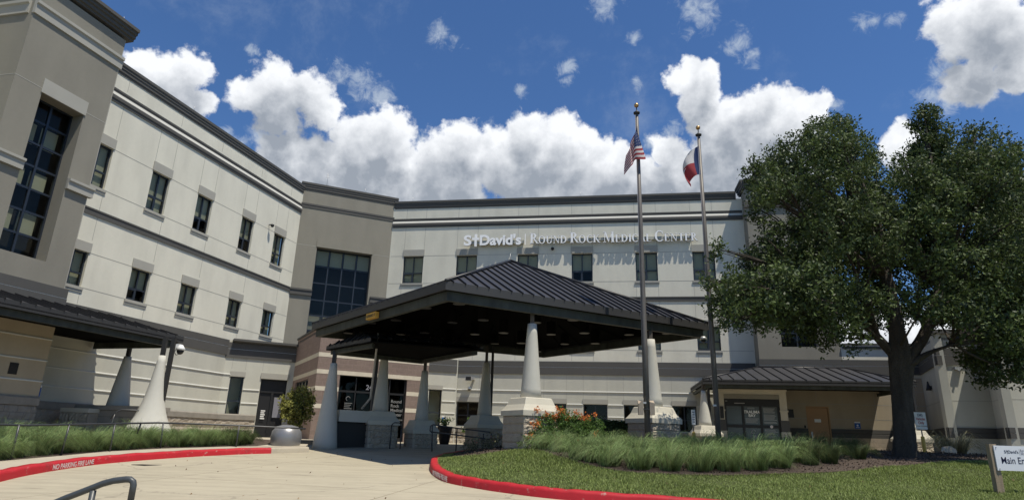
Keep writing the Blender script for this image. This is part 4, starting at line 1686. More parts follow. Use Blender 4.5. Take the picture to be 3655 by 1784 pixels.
def roman(mb, fr, text, s_start, z, big, small, o0, o1, s_end=None):
    items = []
    s = 0
    for w in text.split():
        for i, ch in enumerate(w):
            h = big if i == 0 else small
            wd, polys = glyph(ch)
            items.append((s, h, polys))
            s += wd * h + .03 * h + .012
        s += small * .34
    total = s - small * .34
    k = (s_end - s_start) / total if s_end else 1
    one = mb is None
    for s, h, polys in items:
        if one: mb = MB()
        for pl in polys:
            q = [(s_start + (s + x * h) * k, z + y * h) for x, y in pl]
            n = len(q)
            vs = [fr.P(a, b, o1) for a, b in q] + [fr.P(a, b, o0) for a, b in q]
            mb.cur = 0
            mb.add(vs[:n], [tuple(range(n))])
            mb.cur = 1
            mb.add(vs, [(n + i, n + (i + 1) % n, (i + 1) % n, i) for i in range(n)])
        if one: mb.build('letter', ['lettering', 'letter_side'], SG)
    mb.cur = 0


mb = None
roman(mb, FR, 'ROUND ROCK MEDICAL CENTER', -4.46, 12.64, .64, .46, .20, .28, 5.05)


# ------------------------------------------------------------------ canopies
def lerp(a, b, t):
    return tuple(a[i] + (b[i] - a[i]) * t for i in range(len(a)))


def seam_slope(mb, A, B, T0, T1, step=.42, off=.0):
    """slope A-B at the eave, T0 above A side, T1 above B side (T0==T1 for a pyramid); standing seams run up it"""
    A, B, T0, T1 = map(Vector, (A, B, T0, T1))
    u = (B - A).normalized()
    nrm = (B - A).cross(((T0 + T1) / 2) - A).normalized()
    if nrm.z < 0: nrm = -nrm
    v = nrm.cross(u).normalized()
    if (T0 - A).dot(v) < 0: v = -v
    L = (B - A).length
    a0, h0 = (T0 - A).dot(u), (T0 - A).dot(v)
    a1, h1 = (T1 - A).dot(u), (T1 - A).dot(v)
    x = step * .6 + off
    while x < L - step * .3:
        if x < a0: h = h0 * x / a0 if a0 > 0 else h0
        elif x > a1: h = h1 * (L - x) / (L - a1) if L - a1 > 1e-3 else h1
        else: h = h0 + (h1 - h0) * (x - a0) / max(a1 - a0, 1e-6)
        if h > .08:
            p = A + u * x + v * (-.02)
            q = A + u * x + v * h
            w = u * .010
            n = nrm * .05
            mb.hexa([p - w, p + w, q + w, q - w, p - w + n, p + w + n, q + w + n, q - w + n])
        x += step


def fascia_ring(poly, z0, z1, z2, parent, names=('fascia', 'beam'), mats=('fascia', 'beam'), inset=.12, th=.06, open_edges=()):
    """poly ccw or cw list of xy: deep gutter board z1..z2 and set-back beam z0..z1"""
    n = len(poly)
    c = Vector((sum(p[0] for p in poly) / n, sum(p[1] for p in poly) / n))

    def inner(k):
        pts = []
        for i in range(n):
            a, b, d = Vector(poly[i - 1]), Vector(poly[i]), Vector(poly[(i + 1) % n])
            e1 = (b - a).normalized(); e2 = (d - b).normalized()
            n1 = Vector((-e1.y, e1.x)); n2 = Vector((-e2.y, e2.x))
            if n1.dot(c - b) < 0: n1 = -n1
            if n2.dot(c - b) < 0: n2 = -n2
            m = (n1 + n2)
            m = m / max(m.dot(n1), .2)
            pts.append(b + m * k)
        return pts
    for (a, b, lo, hi, nm, mt) in ((0, th, z1, z2, names[0], mats[0]), (inset, inset + .12, z0, z1 - .002, names[1], mats[1])):
        o, q = inner(a), inner(b)
        mb = MB()
        for i in range(n):
            if i in open_edges: continue
            j = (i + 1) % n
            mb.hexa([(*q[i], lo), (*q[j], lo), (*o[j], lo), (*o[i], lo), (*q[i], hi), (*q[j], hi), (*o[j], hi), (*o[i], hi)])
        mb.build(nm, mt, parent)


def pedestal_column(parent, x, y, zg, zs, zt, zsof, W=1.16, head=60, rough=True, r0=.29, r1=.125, spout=None):
    """rock-faced block pedestal with a moulded limestone cap, tapering plaster shaft and steel stub"""
    e1 = Vector((math.sin(R(head)), math.cos(R(head))))
    e2 = Vector((-e1.y, e1.x))
    cen = Vector((x, y))

    def sq(h, z):
        return [(*(cen + e1 * (a * h) + e2 * (b * h)), z) for a, b in ((-1, -1), (1, -1), (1, 1), (-1, 1))]
    hw = W / 2
    zc = zs - .34
    col_ = MB()
    mb = MB()
    rings = [sq(hw, zc - .13), sq(hw, zc), sq(hw * .93, zc + .05), sq(hw * .80, zc + .16), sq(hw * .70, zs - .02), sq(hw * .66, zs)]
    mb.ring_loft(rings)
    shaft = MB()
    prof = []
    for k in range(9):
        t = k / 8
        r = r0 + (r1 - r0) * (t ** .93)
        prof.append((r, zs - .02 + (zt - zs + .02) * t))
    shaft.lathe(x, y, prof, 28)
    c = shaft.build('column', 'cone', parent)
    mb.build('capstone', 'limestone', c)
    # block courses with uneven faces
    mb = MB()
    hgt = zc - .13 - (zg - .25)
    rows = max(3, round(hgt / .21))
    rr = np.random.default_rng(int(x * 97 + y * 13) % 9999)
    hb = hw - .05
    for side in range(4):
        a = [(-1, -1), (1, -1), (1, 1), (-1, 1)][side]; b = [(1, -1), (1, 1), (-1, 1), (-1, -1)][side]
        pa = cen + e1 * (a[0] * hb) + e2 * (a[1] * hb); pb = cen + e1 * (b[0] * hb) + e2 * (b[1] * hb)
        d = (pb - pa).normalized(); nn = Vector((d.y, -d.x)); L = (pb - pa).length
        if nn.dot((pa + pb) / 2 - cen) < 0: nn = -nn
        amp = .055 if (rough and side in (0, 1, 2, 3)) else .01
        # the faces turned to the drive are smoother cut
        if nn.x < 0: amp = .012
        nx, nz = 22, rows * 6
        vs = []
        for j in range(nz + 1):
            row = j // 6
            z = (zg - .25) + hgt * j / nz
            for i in range(nx + 1):
                t = i / nx
                groove = .022 if (j % 6 == 0) else 0
                blk = int((t * 2.4 + .5 * (row % 2)) * 1)
                vg = .018 if abs(((t * 2.4 + .5 * (row % 2)) % 1)) < .05 else 0
                edge = 0 if (i in (0, nx)) else 1
                o = edge * (amp * (rr.uniform() * .7 + .3 * math.sin(blk * 3 + row)) + .008 - groove - vg)
                p = pa + d * (L * t) + nn * o
                vs.append((p.x, p.y, z))
        fs = [(j * (nx + 1) + i, j * (nx + 1) + i + 1, (j + 1) * (nx + 1) + i + 1, (j + 1) * (nx + 1) + i) for j in range(nz) for i in range(nx)]
        mb.cur = 0 if nn.x >= 0 else 1
        mb.add(vs, fs)
    mb.build('pedestal', ['split_stone_b', 'split_stone'], c)
    mb = MB()
    mb.box(x - .055, x + .055, y - .055, y + .055, zt - .02, zsof)
    mb.build('steel_stub', 'post_steel', c)
    if spout:
        mb = MB()
        sx, sy = spout
        mb.box(x + sx - .05, x + sx + .05, y + sy - .05, y + sy + .05, zg, zsof)
        mb.build('downspout', 'steel_dark', c)
    return c


MC = thing('entrance_canopy', (-.2, 20.9, 1.3), 'large drive-through canopy with a dark standing-seam pyramid roof on tapered white columns', 'canopy')
cN, cR_, cF, cL_ = (-1.65, 15.26), (6.45, 19.9), (1.51, 26.25), (-7.13, 22.23)
ZE = 5.40
AP = (-.05, 20.9, 7.60)
mb = MB()
cor = [cN, cR_, cF, cL_]
for i in range(4):
    a, b = cor[i], cor[(i + 1) % 4]
    mb.add([(*a, ZE + .0), (*b, ZE + .0), AP], [(0, 1, 2)])
rf = mb.build('roof', 'roof_metal', MC)
mb = MB()
for i in range(4):
    a, b = cor[i], cor[(i + 1) % 4]
    seam_slope(mb, (*a, ZE), (*b, ZE), AP, AP, .345)
for a in cor:
    mb.tube([(a[0], a[1], ZE + .03), (AP[0], AP[1], AP[2] + .03)], .05, 6)
mb.build('standing_seam', 'seam', rf)
mb = MB()
mb.tube([(AP[0], AP[1], AP[2]), (AP[0], AP[1], AP[2] + .28)], .008, 5)
mb.build('lightning_rod', 'metal_light', rf)
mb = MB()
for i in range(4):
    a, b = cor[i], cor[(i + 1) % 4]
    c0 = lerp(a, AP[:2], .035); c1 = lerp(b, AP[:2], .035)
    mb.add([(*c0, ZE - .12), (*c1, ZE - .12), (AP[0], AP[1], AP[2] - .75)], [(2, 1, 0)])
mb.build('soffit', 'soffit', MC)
mb = MB()       # rafters showing under the deck
for i in range(4):
    a, b = cor[i], cor[(i + 1) % 4]
    for k in range(1, 7):
        e = lerp(a, b, k / 7)
        t = 1 - abs(k / 7 - .5) * 2
        q = lerp(e, AP[:2], .08 + .5 * t)
        ze = ZE - .16; zq = ZE - .16 + (AP[2] - ZE - .7) * (.08 + .5 * t)
        mb = MB()
        mb.tube([(*lerp(e, AP[:2], .04), ze), (*q, zq)], .018, 4)
        mb.build('rafter', 'soffit', MC)
fascia_ring(cor, 4.95, 5.20, 5.42, MC)
for (x, y, zg, zs, zt, sp) in ((.62, 17.0, 1.35, 2.70, 4.70, None), (4.32, 18.9, 1.4, 2.67, 4.68, None), (-.88, 24.9, 1.3, 2.50, 4.55, (.24, .02)), (-4.57, 23.0, 1.2, 2.47, 4.52, (-.26, 0.0))):
    pedestal_column(MC, x, y, zg, zs, zt, 5.2, spout=sp)
# can lights hung under the deck
can = None
for i in range(5):
    for j in range(5):
        u = (i + .5) / 5; v = (j + .5) / 5
        p0 = lerp(cN, cR_, u); p1 = lerp(cL_, cF, u)
        x, y = lerp(p0, p1, v)
        z = 5.10 + .14 * ((i + j) % 2)
        if can is None:
            mb = MB()
            mb.lathe(0, 0, [(.012, .0), (.16, .0), (.16, -.02), (.17, -.42), (.13, -.42), (.12, -.30), (.01, -.30)], 18)
            mb.tube([(0, 0, 0), (0, 0, .12)], .012, 5)
            can = mb.build('can_light', 'soffit', None)
            mb = MB()
            mb.lathe(0, 0, [(.128, -.405), (.168, -.43), (.168, -.445), (.13, -.44)], 18)
            rim = mb.build('lamp_rim', 'steel_dark', None)
            rim.parent = can
            attach(can, MC)
            can.location = (x, y, z + .42)
        else:
            c2 = can.copy(); COL.objects.link(c2); c2.location = (x, y, z + .42)
            r2 = rim.copy(); COL.objects.link(r2); r2.parent = c2
# yellow clearance board on the left fascia
fa = Frame(cL_[0], cL_[1], cN[0] - cL_[0], cN[1] - cL_[1])
CS = thing('clearance_sign', fa.P(4.2, 5.1, 0), 'small yellow clearance board fixed to the left edge of the big canopy', 'sign')
# find s for the board: about 18.5 m out
s_c = 4.45
mb = MB(); fa.box(mb, s_c, s_c + .62, 4.99, 5.17, -.1, .02); mb.build('board', 'sign_yellow', CS)
text_obj('lettering', "CLEARANCE 13'", .115, 'black', fmat(fa, s_c + .02, 5.04, .024), .001, .002, CS, sx=.72)

# lower roof linking the canopy and the entry
EC = thing('entry_canopy', (-4.5, 23, 1.3), 'lower dark metal roof between the big canopy and the brown brick entry', 'canopy')
q0 = (-6.37, 21.7); q1 = (-4.35, 19.45)
q2 = (q1[0] + 6.4 * .875, q1[1] + 6.4 * .485); q3 = (q0[0] + 6.6 * .875, q0[1] + 6.6 * .485)
q2 = (-.85, 20.6); q3 = (-3.25, 23.9)
pc = [q0, q1, q2, q3]
mb = MB()
z = 4.55
rA = lerp(q0, q1, .5); rB = lerp(q3, q2, .5)
r0 = (*lerp(rA, rB, .12), 4.95); r1 = (*lerp(rA, rB, .9), 4.95)
mb.add([(*q0, z), (*q1, z), (*q2, z), (*q3, z), r0, r1], [(0, 1, 4), (1, 2, 5, 4), (2, 3, 5), (3, 0, 4, 5)])
er = mb.build('roof', 'roof_metal', EC)
mb = MB()
seam_slope(mb, (*q1, z), (*q2, z), r0, r1, .4)
seam_slope(mb, (*q0, z), (*q1, z), r0, r0, .4)
mb.build('standing_seam', 'seam', er)
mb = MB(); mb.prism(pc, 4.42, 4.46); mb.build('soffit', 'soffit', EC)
fascia_ring(pc, 4.28, 4.43, 4.57, EC, open_edges=(1,))


def cone_column(parent, x, y, zg, zt, zsof, r0, r1, flare=0.0, spout=None, lean=0.0):
    mb = MB()
    prof = []
    for k in range(13):
        t = k / 12
        r = r0 + (r1 - r0) * t + flare * (1 - t) ** 4
        prof.append((r, zg - .05 + (zt - zg + .05) * t))
    mb.lathe(x, y, prof, 28)
    c = mb.build('column', 'cone', parent)
    mb = MB(); mb.box(x - .06, x + .06, y - .06, y + .06, zt - .02, zsof); mb.build('steel_stub', 'steel_dark', c)
    if spout:
        mb = MB(); mb.box(x + spout[0] - .06, x + spout[0] + .06, y + spout[1] - .06, y + spout[1] + .06, zg, zsof)
        mb.build('downspout', 'steel_dark', c)
    return c


cone_column(EC, -5.99, 21.5, 1.2, 3.96, 4.42, .41, .11)
pedestal_column(EC, -3.1, 23.35, 1.25, 2.22, 3.98, 4.44, W=1.0, head=60, r0=.25, r1=.115)
mb = MB()    # pale bent downpipe next to the middle column
mb.tube([(-4.38, 20.6, 4.9), (-4.42, 20.8, 4.6), (-4.72, 21.9, 2.85), (-5.0, 22.0, 2.5)], .035, 7)
mb.build('downpipe', 'metal_light', EC)
PW = thing('planter_wall', (-5.4, 22.9, 1.2), 'low grey plastered wall between the two entry columns', 'low wall')
fw_ = Frame(-5.75, 21.6, 1.15, 1.0)
mb = MB(); fw_.box(mb, .1, 1.7, 2.06, 2.44, -.5, .05); mb.build('wall_top', 'cone', PW)
mb = MB(); fw_.box(mb, .1, 1.7, 1.15, 2.06, -.45, -.1); mb.build('wall_base', 'steel_dark', PW)

# left canopy over the side door
SC = thing('side_canopy', (-13, 19, 1.4), 'dark low-slope metal canopy on tapered columns along the left stair tower', 'canopy')
f0 = (-11.63, 22.2); dL = Vector(tL); nLv = Vector(nL)
near = (f0[0] - dL.x * 12.2, f0[1] - dL.y * 12.2 + .0)
near = (-14.75, 11.5)
bk0 = (f0[0] - nLv.x * 4.0, f0[1] - nLv.y * 4.0); bk1 = (near[0] - nLv.x * 3.9, near[1] - nLv.y * 3.9)
pc = [near, f0, bk0, bk1]
mb = MB()
zE = 4.80
rr0 = (f0[0] - nLv.x * 2.25 - dL.x * 1.2, f0[1] - nLv.y * 2.25 - dL.y * 1.2, 5.42)
rr1 = (near[0] - nLv.x * 2.25, near[1] - nLv.y * 2.25, 5.42)
bks = (bk0[0] - dL.x * 1.2, bk0[1] - dL.y * 1.2, 5.5)
mb.add([(*near, zE), (*f0, zE), rr0, rr1, (*bk0, zE), bks, (*bk1, 5.5)], [(0, 1, 2, 3), (1, 4, 5, 2), (2, 5, 6, 3)])
sr = mb.build('roof', 'roof_metal', SC)
mb = MB()
seam_slope(mb, (*near, zE), (*f0, zE), rr1, rr0, .42)
seam_slope(mb, (*f0, zE), (*bk0, zE), rr0, bks, .42)
mb.build('standing_seam', 'seam', sr)
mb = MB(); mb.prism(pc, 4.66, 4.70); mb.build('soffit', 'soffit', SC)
fascia_ring(pc, 4.40, 4.60, 4.82, SC, open_edges=(2, 3))
cone_column(SC, -11.75, 21.25, 1.42, 4.02, 4.66, .42, .11, flare=.42, spout=(.26, .06))
cone_column(SC, -13.82, 22.75, 2.36, 4.12, 4.66, .38, .12)
SW = thing('planter_wall', (-13.2, 22.4, 1.4), 'low block ramp wall under the left canopy carrying the shaded column', 'low wall')
fs_ = Frame(-14.6, 22.2, 1.0, -.14)
mb = MB(); fs_.box(mb, -.35, 2.5, 2.22, 2.37, -1.0, .07); mb.build('coping', 'grey_stone', SW)
mb = MB(); fs_.box(mb, .0, 2.45, 1.2, 2.22, -.95, 0); mb.build('block_wall', 'cmu', SW)
ST_ = thing('stone_pier', (-14.6, 21.6, 1.4), 'rock-faced stone pier with a pale cap below the left canopy', 'pier')
fp = Frame(-15.05, 21.75, 1.0, -.1)
mb = MB(); fp.box(mb, -.03, 1.0, 2.10, 2.24, -.5, .05); mb.build('capstone', 'limestone', ST_)
vs = []; rr = np.random.default_rng(4)
mb = MB()
for j in range(13):
    for i in range(19):
        vs.append(fp.P(i / 18 * .97, 1.2 + .9 * j / 12, .0 + .06 * rr.uniform() - (.03 if j % 4 == 0 else 0)))
mb.add(vs, [(j * 19 + i, j * 19 + i + 1, (j + 1) * 19 + i + 1, (j + 1) * 19 + i) for j in range(12) for i in range(18)])
fp.box(mb, 0, .97, 1.1, 2.10, -.5, -.03)
mb.build('stone_face', 'split_stone_b', ST_)

# ambulance canopy on the right
AC = thing('ambulance_canopy', (13, 29, 1.45), 'dark hipped metal canopy over the trauma bay doors', 'canopy')
FLc = Vector((8.9, 28.73)); FRc = Vector((17.75, 27.31))
f_ac = Frame(FLc.x, FLc.y, *tR)
BLc = FLc + Vector(nR) * 4.75; BRc = FRc + Vector(nR) * 3.9
zE = 4.53
RL = (12.78, 32.03, 5.55); RR_ = (16.9, 31.35, 5.55)
mb = MB()
mb.add([(*FLc, zE), (*FRc, zE), RR_, RL, (*BLc, zE), (*BRc, zE), (10.6, 33.2, 5.0)], [(0, 1, 2, 3), (4, 0, 3, 6), (1, 5, 2)])
ar = mb.build('roof', 'roof_metal', AC)
mb = MB()
seam_slope(mb, (*FLc, zE), (*FRc, zE), RL, RR_, .52)
mb.tube([(*FLc, zE + .02), RL], .05, 6); mb.tube([(*FRc, zE + .02), RR_], .05, 6); mb.tube([RL, RR_], .06, 6)
mb.build('standing_seam', 'seam', ar)
pc = [tuple(FLc), tuple(FRc), tuple(BRc), tuple(BLc)]
mb = MB(); mb.prism([tuple(FLc), tuple(FRc), tuple(BRc - Vector(nR) * .05), (12.8, 32.0), tuple(BLc - Vector(nR) * .1)], 4.42, 4.46); mb.build('soffit', 'soffit', AC)
fascia_ring(pc, 4.17, 4.32, 4.54, AC, open_edges=(2,))
for (x, y, sp) in ((8.98, 28.35 + .7, (.22, -.05)), (17.3, 26.95 + .55, (.2, -.25))):
    c = pedestal_column(AC, x, y, 1.42, 2.5, 4.05, 4.42, W=1.12, head=80, r0=.30, r1=.10, spout=sp)
for s in (6.0, 8.8):
    mb = MB(); f_ac.box(mb, s, s + .3, 4.33, 4.42, -2.2, -1.7); mb.build('downlight', 'black', AC)

# trauma bay vestibule
TB = thing('trauma_bay', (11.6, 30.4, 1.45), 'cream vestibule with black lettered glass doors of the trauma bay', 'vestibule')
FV = Frame(5.004, 31.129, *tR)
mb = MB()
for a, b in ((5.15, 5.38), (7.90, 8.22)):
    FV.box(mb, a, b, 2.85, 3.86, -1.6, 0)
    FV.box(mb, a - .03, b + .03, 3.24, 3.32, -1.6, .03)
FV.box(mb, 5.15, 8.22, 3.862, 4.22, -1.6, 0)
FV.box(mb, 5.10, 8.27, 4.18, 4.26, -1.6, .04)
mb.build('surround', 'vestibule', TB)
mb = MB()
for a, b in ((5.15, 5.38), (7.90, 8.22)):
    FV.box(mb, a - .03, b + .03, 2.34, 2.84, -1.6, .03)
mb.build('belt', 'trim', TB)
mb = MB()
for a, b in ((5.15, 5.38), (7.90, 8.22)):
    FV.box(mb, a - .05, b + .05, 1.3, 2.34, -1.6, .05)
mb.build('stone_base', 'limestone', TB)
mb = MB(); FV.box(mb, 5.38, 7.90, 3.82, 4.02, -.05, .02); mb.build('header', 'taupe', TB)
s0, s1, z0, z1 = 5.38, 7.90, 1.42, 3.82
mb = MB()
xs = [s0 + .03, s0 + .85, s0 + 1.66, s1 - .03]
for q in ((s0, s0 + .1, z0, z1), (s1 - .1, s1, z0, z1), (s0 + .1, s1 - .1, z1 - .34, z1), (xs[1] - .05, xs[1] + .05, z0, z1 - .34), (xs[2] - .05, xs[2] + .05, z0, z1 - .34)):
    FV.box(mb, *q, -.15, -.05)
for i in range(3):
    a = [s0 + .1, xs[1] + .05, xs[2] + .05][i]; b = [xs[1] - .05, xs[2] - .05, s1 - .1][i]
    FV.box(mb, a, b, 2.50, 2.64, -.15, -.06); FV.box(mb, a, b, z0, z0 + .16, -.15, -.06)
fr_ = mb.build('door_frame', 'black', TB)
mb = MB()
for i in range(3):
    a = [s0 + .1, xs[1] + .05, xs[2] + .05][i]; b = [xs[1] - .05, xs[2] - .05, s1 - .1][i]
    FV.box(mb, a, b, 2.64, z1 - .34, -.13, -.11); FV.box(mb, a, b, z0 + .16, 2.50, -.13, -.11)
mb.build('glass_panel', 'panel', TB)
text_obj('lettering', 'TRAUMA\nBAY', .185, 'white_paint', fmat(FV, (xs[1] + xs[2]) / 2, 3.16, -.095), .003, .003, TB, align='CENTER', line=.86, sx=.98)
mb = MB()
random.seed(11)


def lines(a, b, ztop, n, dz=.047, h=.02):
    for k in range(n):
        if k in (5, 12): continue
        FV.box(mb, a, b - random.uniform(0, (b - a) * .25), ztop - dz * k - h, ztop - dz * k, -.109, -.104)


lines(xs[2] + .12, s1 - .16, 3.40, 15)
lines(xs[2] + .12, s1 - .16, 2.44, 15)
lines(xs[1] + .1, xs[2] - .1, 2.93, 6)
lines(xs[1] + .22, xs[2] - .22, 3.42, 2, .04, .014)
lines(xs[1] + .25, xs[2] - .22, 2.16, 5, .05)
FV.box(mb, s0 + .48, s0 + .95, 3.60, 3.63, -.05, -.045)
FV.box(mb, s0 + .06, s0 + .16, 3.70, 3.725, -.05, -.045)
mb.build('small_print', 'fine_print', TB)
mb = MB()
em = [FV.P((xs[1] + xs[2]) / 2 + .085 * math.cos(t) * (1 + .25 * math.sin(2 * t)), 2.33 + .085 * math.sin(t), -.105) for t in [i * .6 for i in range(10)]]
mb.tube(em, .015, 5)
mb.build('emblem', 'fine_print', TB)
mb = MB()
c = FV.P(xs[2] + .42, 2.57, -.055)
ring = [FV.P(xs[2] + .42 + .065 * math.cos(t), 2.57 + .065 * math.sin(t), -.05) for t in [2 * math.pi * i / 20 for i in range(20)]]
mb.add(ring, [tuple(range(20))])
mb.build('round_sticker', 'white_paint', TB)
mb = MB()
FV.box(mb, xs[2] + .385, xs[2] + .455, 2.56, 2.585, -.049, -.046)
mb.build('sticker_mark', 'sign_red', TB)
mb = MB(); FV.box(mb, 5.17, 5.33, 2.9, 3.45, 0, .06); mb.build('call_box', 'black', TB)

# ------------------------------------------------------------------ fittings on the building
def wall_camera(fr, s, z, label, dark=False, arm=.22):
    t = thing('security_camera', fr.P(s, z, 0), label, 'camera')
    mb = MB()
    mb.tube([fr.P(s, z, 0), fr.P(s, z + .02, arm)], .025, 8)
    p = fr.P(s, z, arm)
    mb.lathe(p.x, p.y, [(.04, z + .02), (.09, z + .0), (.10, z - .06), (.09, z - .08)], 16)
    mb.build('housing', 'steel_dark' if dark else 'camera_white', t)
    mb = MB()
    mb.lathe(p.x, p.y, [(.015, z - .16), (.05, z - .145), (.078, z - .11), (.085, z - .08)], 16)
    mb.build('dome', 'black', t)
    return t


wall_camera(FL, 26.8, 12.3, 'security camera on the left wing between its last two upper windows', True)
wall_camera(FR, -3.15, 12.42, 'round dark camera under the white lettering on the right wing', True, .12)
wall_camera(FR, -7.72, 4.36, 'small white camera beneath the square floodlight behind the canopy', False, .12)
fx = Frame(18.6, 27.0, 20.43 - 18.6, 26.7 - 27.0)
wall_camera(fx, 1.36, 4.72, 'white dome camera on the pale buttressed wall at the far right', False, .16)
t = thing('security_camera', (-11.55, 21.9, 4.5), 'white dome camera under the corner of the left canopy', 'camera')
mb = MB(); mb.box(-11.72, -11.5, 21.78, 21.95, 4.36, 4.5); mb.lathe(-11.44, 21.75, [(.13, 4.28), (.15, 4.33), (.10, 4.40), (.06, 4.46)], 18); mb.build('housing', 'camera_white', t)
mb = MB(); mb.lathe(-11.44, 21.75, [(.02, 4.13), (.08, 4.16), (.11, 4.22), (.12, 4.28)], 18)
mb.tube([(-11.56, 21.72, 4.36), (-11.6, 21.68, 4.2), (-11.52, 21.66, 4.1), (-11.42, 21.66, 4.14)], .012, 6); mb.build('dome', 'black', t)
t = thing('security_camera', (6.2, 19.7, 4.95), 'white dome camera under the right corner of the big canopy', 'camera')
mb = MB(); mb.lathe(6.2, 19.72, [(.09, 4.85), (.11, 4.88), (.09, 4.93), (.06, 4.96)], 18); mb.build('housing', 'metal_light', t)
mb = MB(); mb.lathe(6.2, 19.72, [(.02, 4.77), (.06, 4.79), (.08, 4.85)], 18); mb.build('dome', 'black', t)
t = thing('wall_lamp', FR.P(-7.75, 4.8), 'square metal floodlight on the ground floor wall right of the entry', 'lamp')
mb = MB(); FR.box(mb, -7.9, -7.55, 4.72, 4.95, .18, .42); FR.box(mb, -7.55, -7.45, 4.78, 4.90, .0, .35); mb.build('housing', 'metal_light', t)
mb = MB(); FR.box(mb, -7.87, -7.58, 4.74, 4.93, .421, .428); mb.build('lens', 'black', t)
fy = Frame(A0.x, A0.y, A1.x - A0.x, A1.y - A0.y)
t = thing('wall_lamp', fy.P(2.2, 4.5), 'small dark cone lamp on the shaded return wall at the right', 'lamp')
mb = MB(); p = fy.P(2.2, 0, .13); mb.lathe(p.x, p.y, [(.12, 4.35), (.09, 4.45), (.03, 4.75)], 14); fy.box(mb, 2.15, 2.25, 4.4, 4.55, 0, .12); mb.build('shade', 'steel_dark', t)
t = thing('wall_lamp', fx.P(.86, 5.12), 'small lamp high on the far right wall with a long streak of shadow', 'lamp')
mb = MB(); fx.box(mb, .60, .90, 5.06, 5.16, 0, .16); fx.box(mb, .68, .76, 5.0, 5.06, 0, .2); mb.build('housing', 'metal_light', t)


def blue_sign(fr, s, z, label, parent_w=.26):
    t = thing('blue_notice', fr.P(s, z), label, 'notice')
    mb = MB(); fr.box(mb, s, s + parent_w, z, z + .27, .008, .02); mb.build('plate', 'blue_sign', t)
    mb = MB(); fr.box(mb, s, s + parent_w, z + .27, z + .33, .008, .02); fr.box(mb, s + .05, s + parent_w - .05, z + .05, z + .075, .021, .024)
    p = [fr.P(s + parent_w / 2 + .045 * math.cos(a), z + .155 + .045 * math.sin(a), .023) for a in [i * math.pi / 6 for i in range(12)]]
    mb.add(p, [tuple(range(12))])
    mb.build('plate_marking', 'white_paint', t)
    return t


blue_sign(FRB, 11.84, 2.64, 'blue notice with a white disc on the tan ambulance wall behind the oak')
blue_sign(Frame(BF.P(15.19, 0).x, BF.P(15.19, 0).y, -nL[0], -nL[1]), -.02, 2.5, 'blue notice at the corner of the left stair tower under its canopy')
blue_sign(FCR, .82, 2.45, 'blue notice beside the tall narrow window right of the entry', .2)

for i, (fr, s, z) in enumerate([(FT, 3.6, 15.87), (FT, 5.9, 15.87), (FL, 16.6, 15.62), (FL, 20.5, 15.62), (FL, 25.0, 15.62), (FR, -11.9, 15.62), (FR, -6.6, 15.62), (FR, -1.5, 15.62), (FR, 3.8, 15.62), (FRB, 8.1, 15.96), (FB, 14.9, 15.97)]):
    mb = MB()
    mb.tube([fr.P(s, z, 0), fr.P(s, z + .28, 0)], .008, 5)
    if i == 0:
        mb.tube([fr.P(s, z, 0), fr.P(s, z + .85, 0)], .01, 5)
        for h, w in ((.55, .12), (.7, .08), (.12, .08)):
            mb.tube([fr.P(s - w, z + h, 0), fr.P(s + w, z + h, 0)], .007, 4)
    o = mb.build('lightning_rod' if i else 'roof_antenna', 'metal_light')
    if i: tag(o, 'thin lightning rod standing on the parapet of the hospital', 'lightning rod', 'lightning rods on the parapets')
    else: tag(o, 'thin cross-armed antenna on the parapet of the corner tower', 'antenna')

# ------------------------------------------------------------------ flagpoles and flags
def flagpole(x, y, zt, label, lean):
    t = thing('flagpole', (x, y, surf(x, y)), label, 'flagpole', 'flagpoles on the island')
    z0 = surf(x, y)
    mb = MB(); mb.smooth = True
    mb.lathe(x, y, [(.078, z0 - .2), (.076, z0 + 3), (.066, z0 + 6), (.05, zt)], 20)
    mb.build('pole', 'pole', t)
    mb = MB(); mb.lathe(x, y, [(.05, zt - .05), (.095, zt - .02), (.10, zt + .02), (.04, zt + .06), (.015, zt + .10), (.015, zt + .22)], 20); mb.build('truck', 'steel_dark', t)
    mb = MB(); n = 12
    mb.lathe(x, y, [(.001 + .072 * math.sin(math.pi * k / n), zt + .27 - .072 * math.cos(math.pi * k / n)) for k in range(n + 1)], 20)
    mb.build('ball', 'gold', t)
    mb = MB(); mb.tube([(x - .06, y - .07, zt - .1), (x - .10, y - .08, z0 + 1.3)], .006, 5); mb.build('halyard', 'grey_text', t)
    mb = MB(); mb.box(x - .13, x - .03, y - .10, y - .05, z0 + 1.15, z0 + 1.2); mb.build('cleat', 'metal_light', t)
    return t


P1 = (3.72, 17.0); P2 = (5.98, 18.2)
flagpole(*P1, 11.35, 'nearer of two steel flagpoles, flying the striped flag and holding two tan lamps', 0)
flagpole(*P2, 11.30, 'right flagpole with a gold ball, flying the white and red flag', 0)
# twin tan floodlight boxes strapped to the nearer pole
t = thing('flag_floodlights', (3.6, 17, 2.5), 'pair of tan floodlight boxes clamped to the nearer flagpole', 'floodlight')
for sgn, nm in ((-1, 'lamp_box'), (1, 'lamp_box')):
    mb = MB()
    x0 = P1[0] - .03 + sgn * .15
    mb.hexa([(x0 - .06, 16.9, 2.36), (x0 + .06, 16.86, 2.36), (x0 + .08, 17.08, 2.36), (x0 - .04, 17.1, 2.36),
             (x0 - .06, 16.9, 2.66 + .03 * sgn), (x0 + .06, 16.86, 2.70 - .04 * sgn), (x0 + .08, 17.08, 2.74), (x0 - .04, 17.1, 2.74)])
    mb.build(nm, 'box_tan', t)
mb = MB(); mb.box(3.58, 3.86, 16.9, 17.1, 2.48, 2.52); mb.build('bracket', 'steel_dark', t)


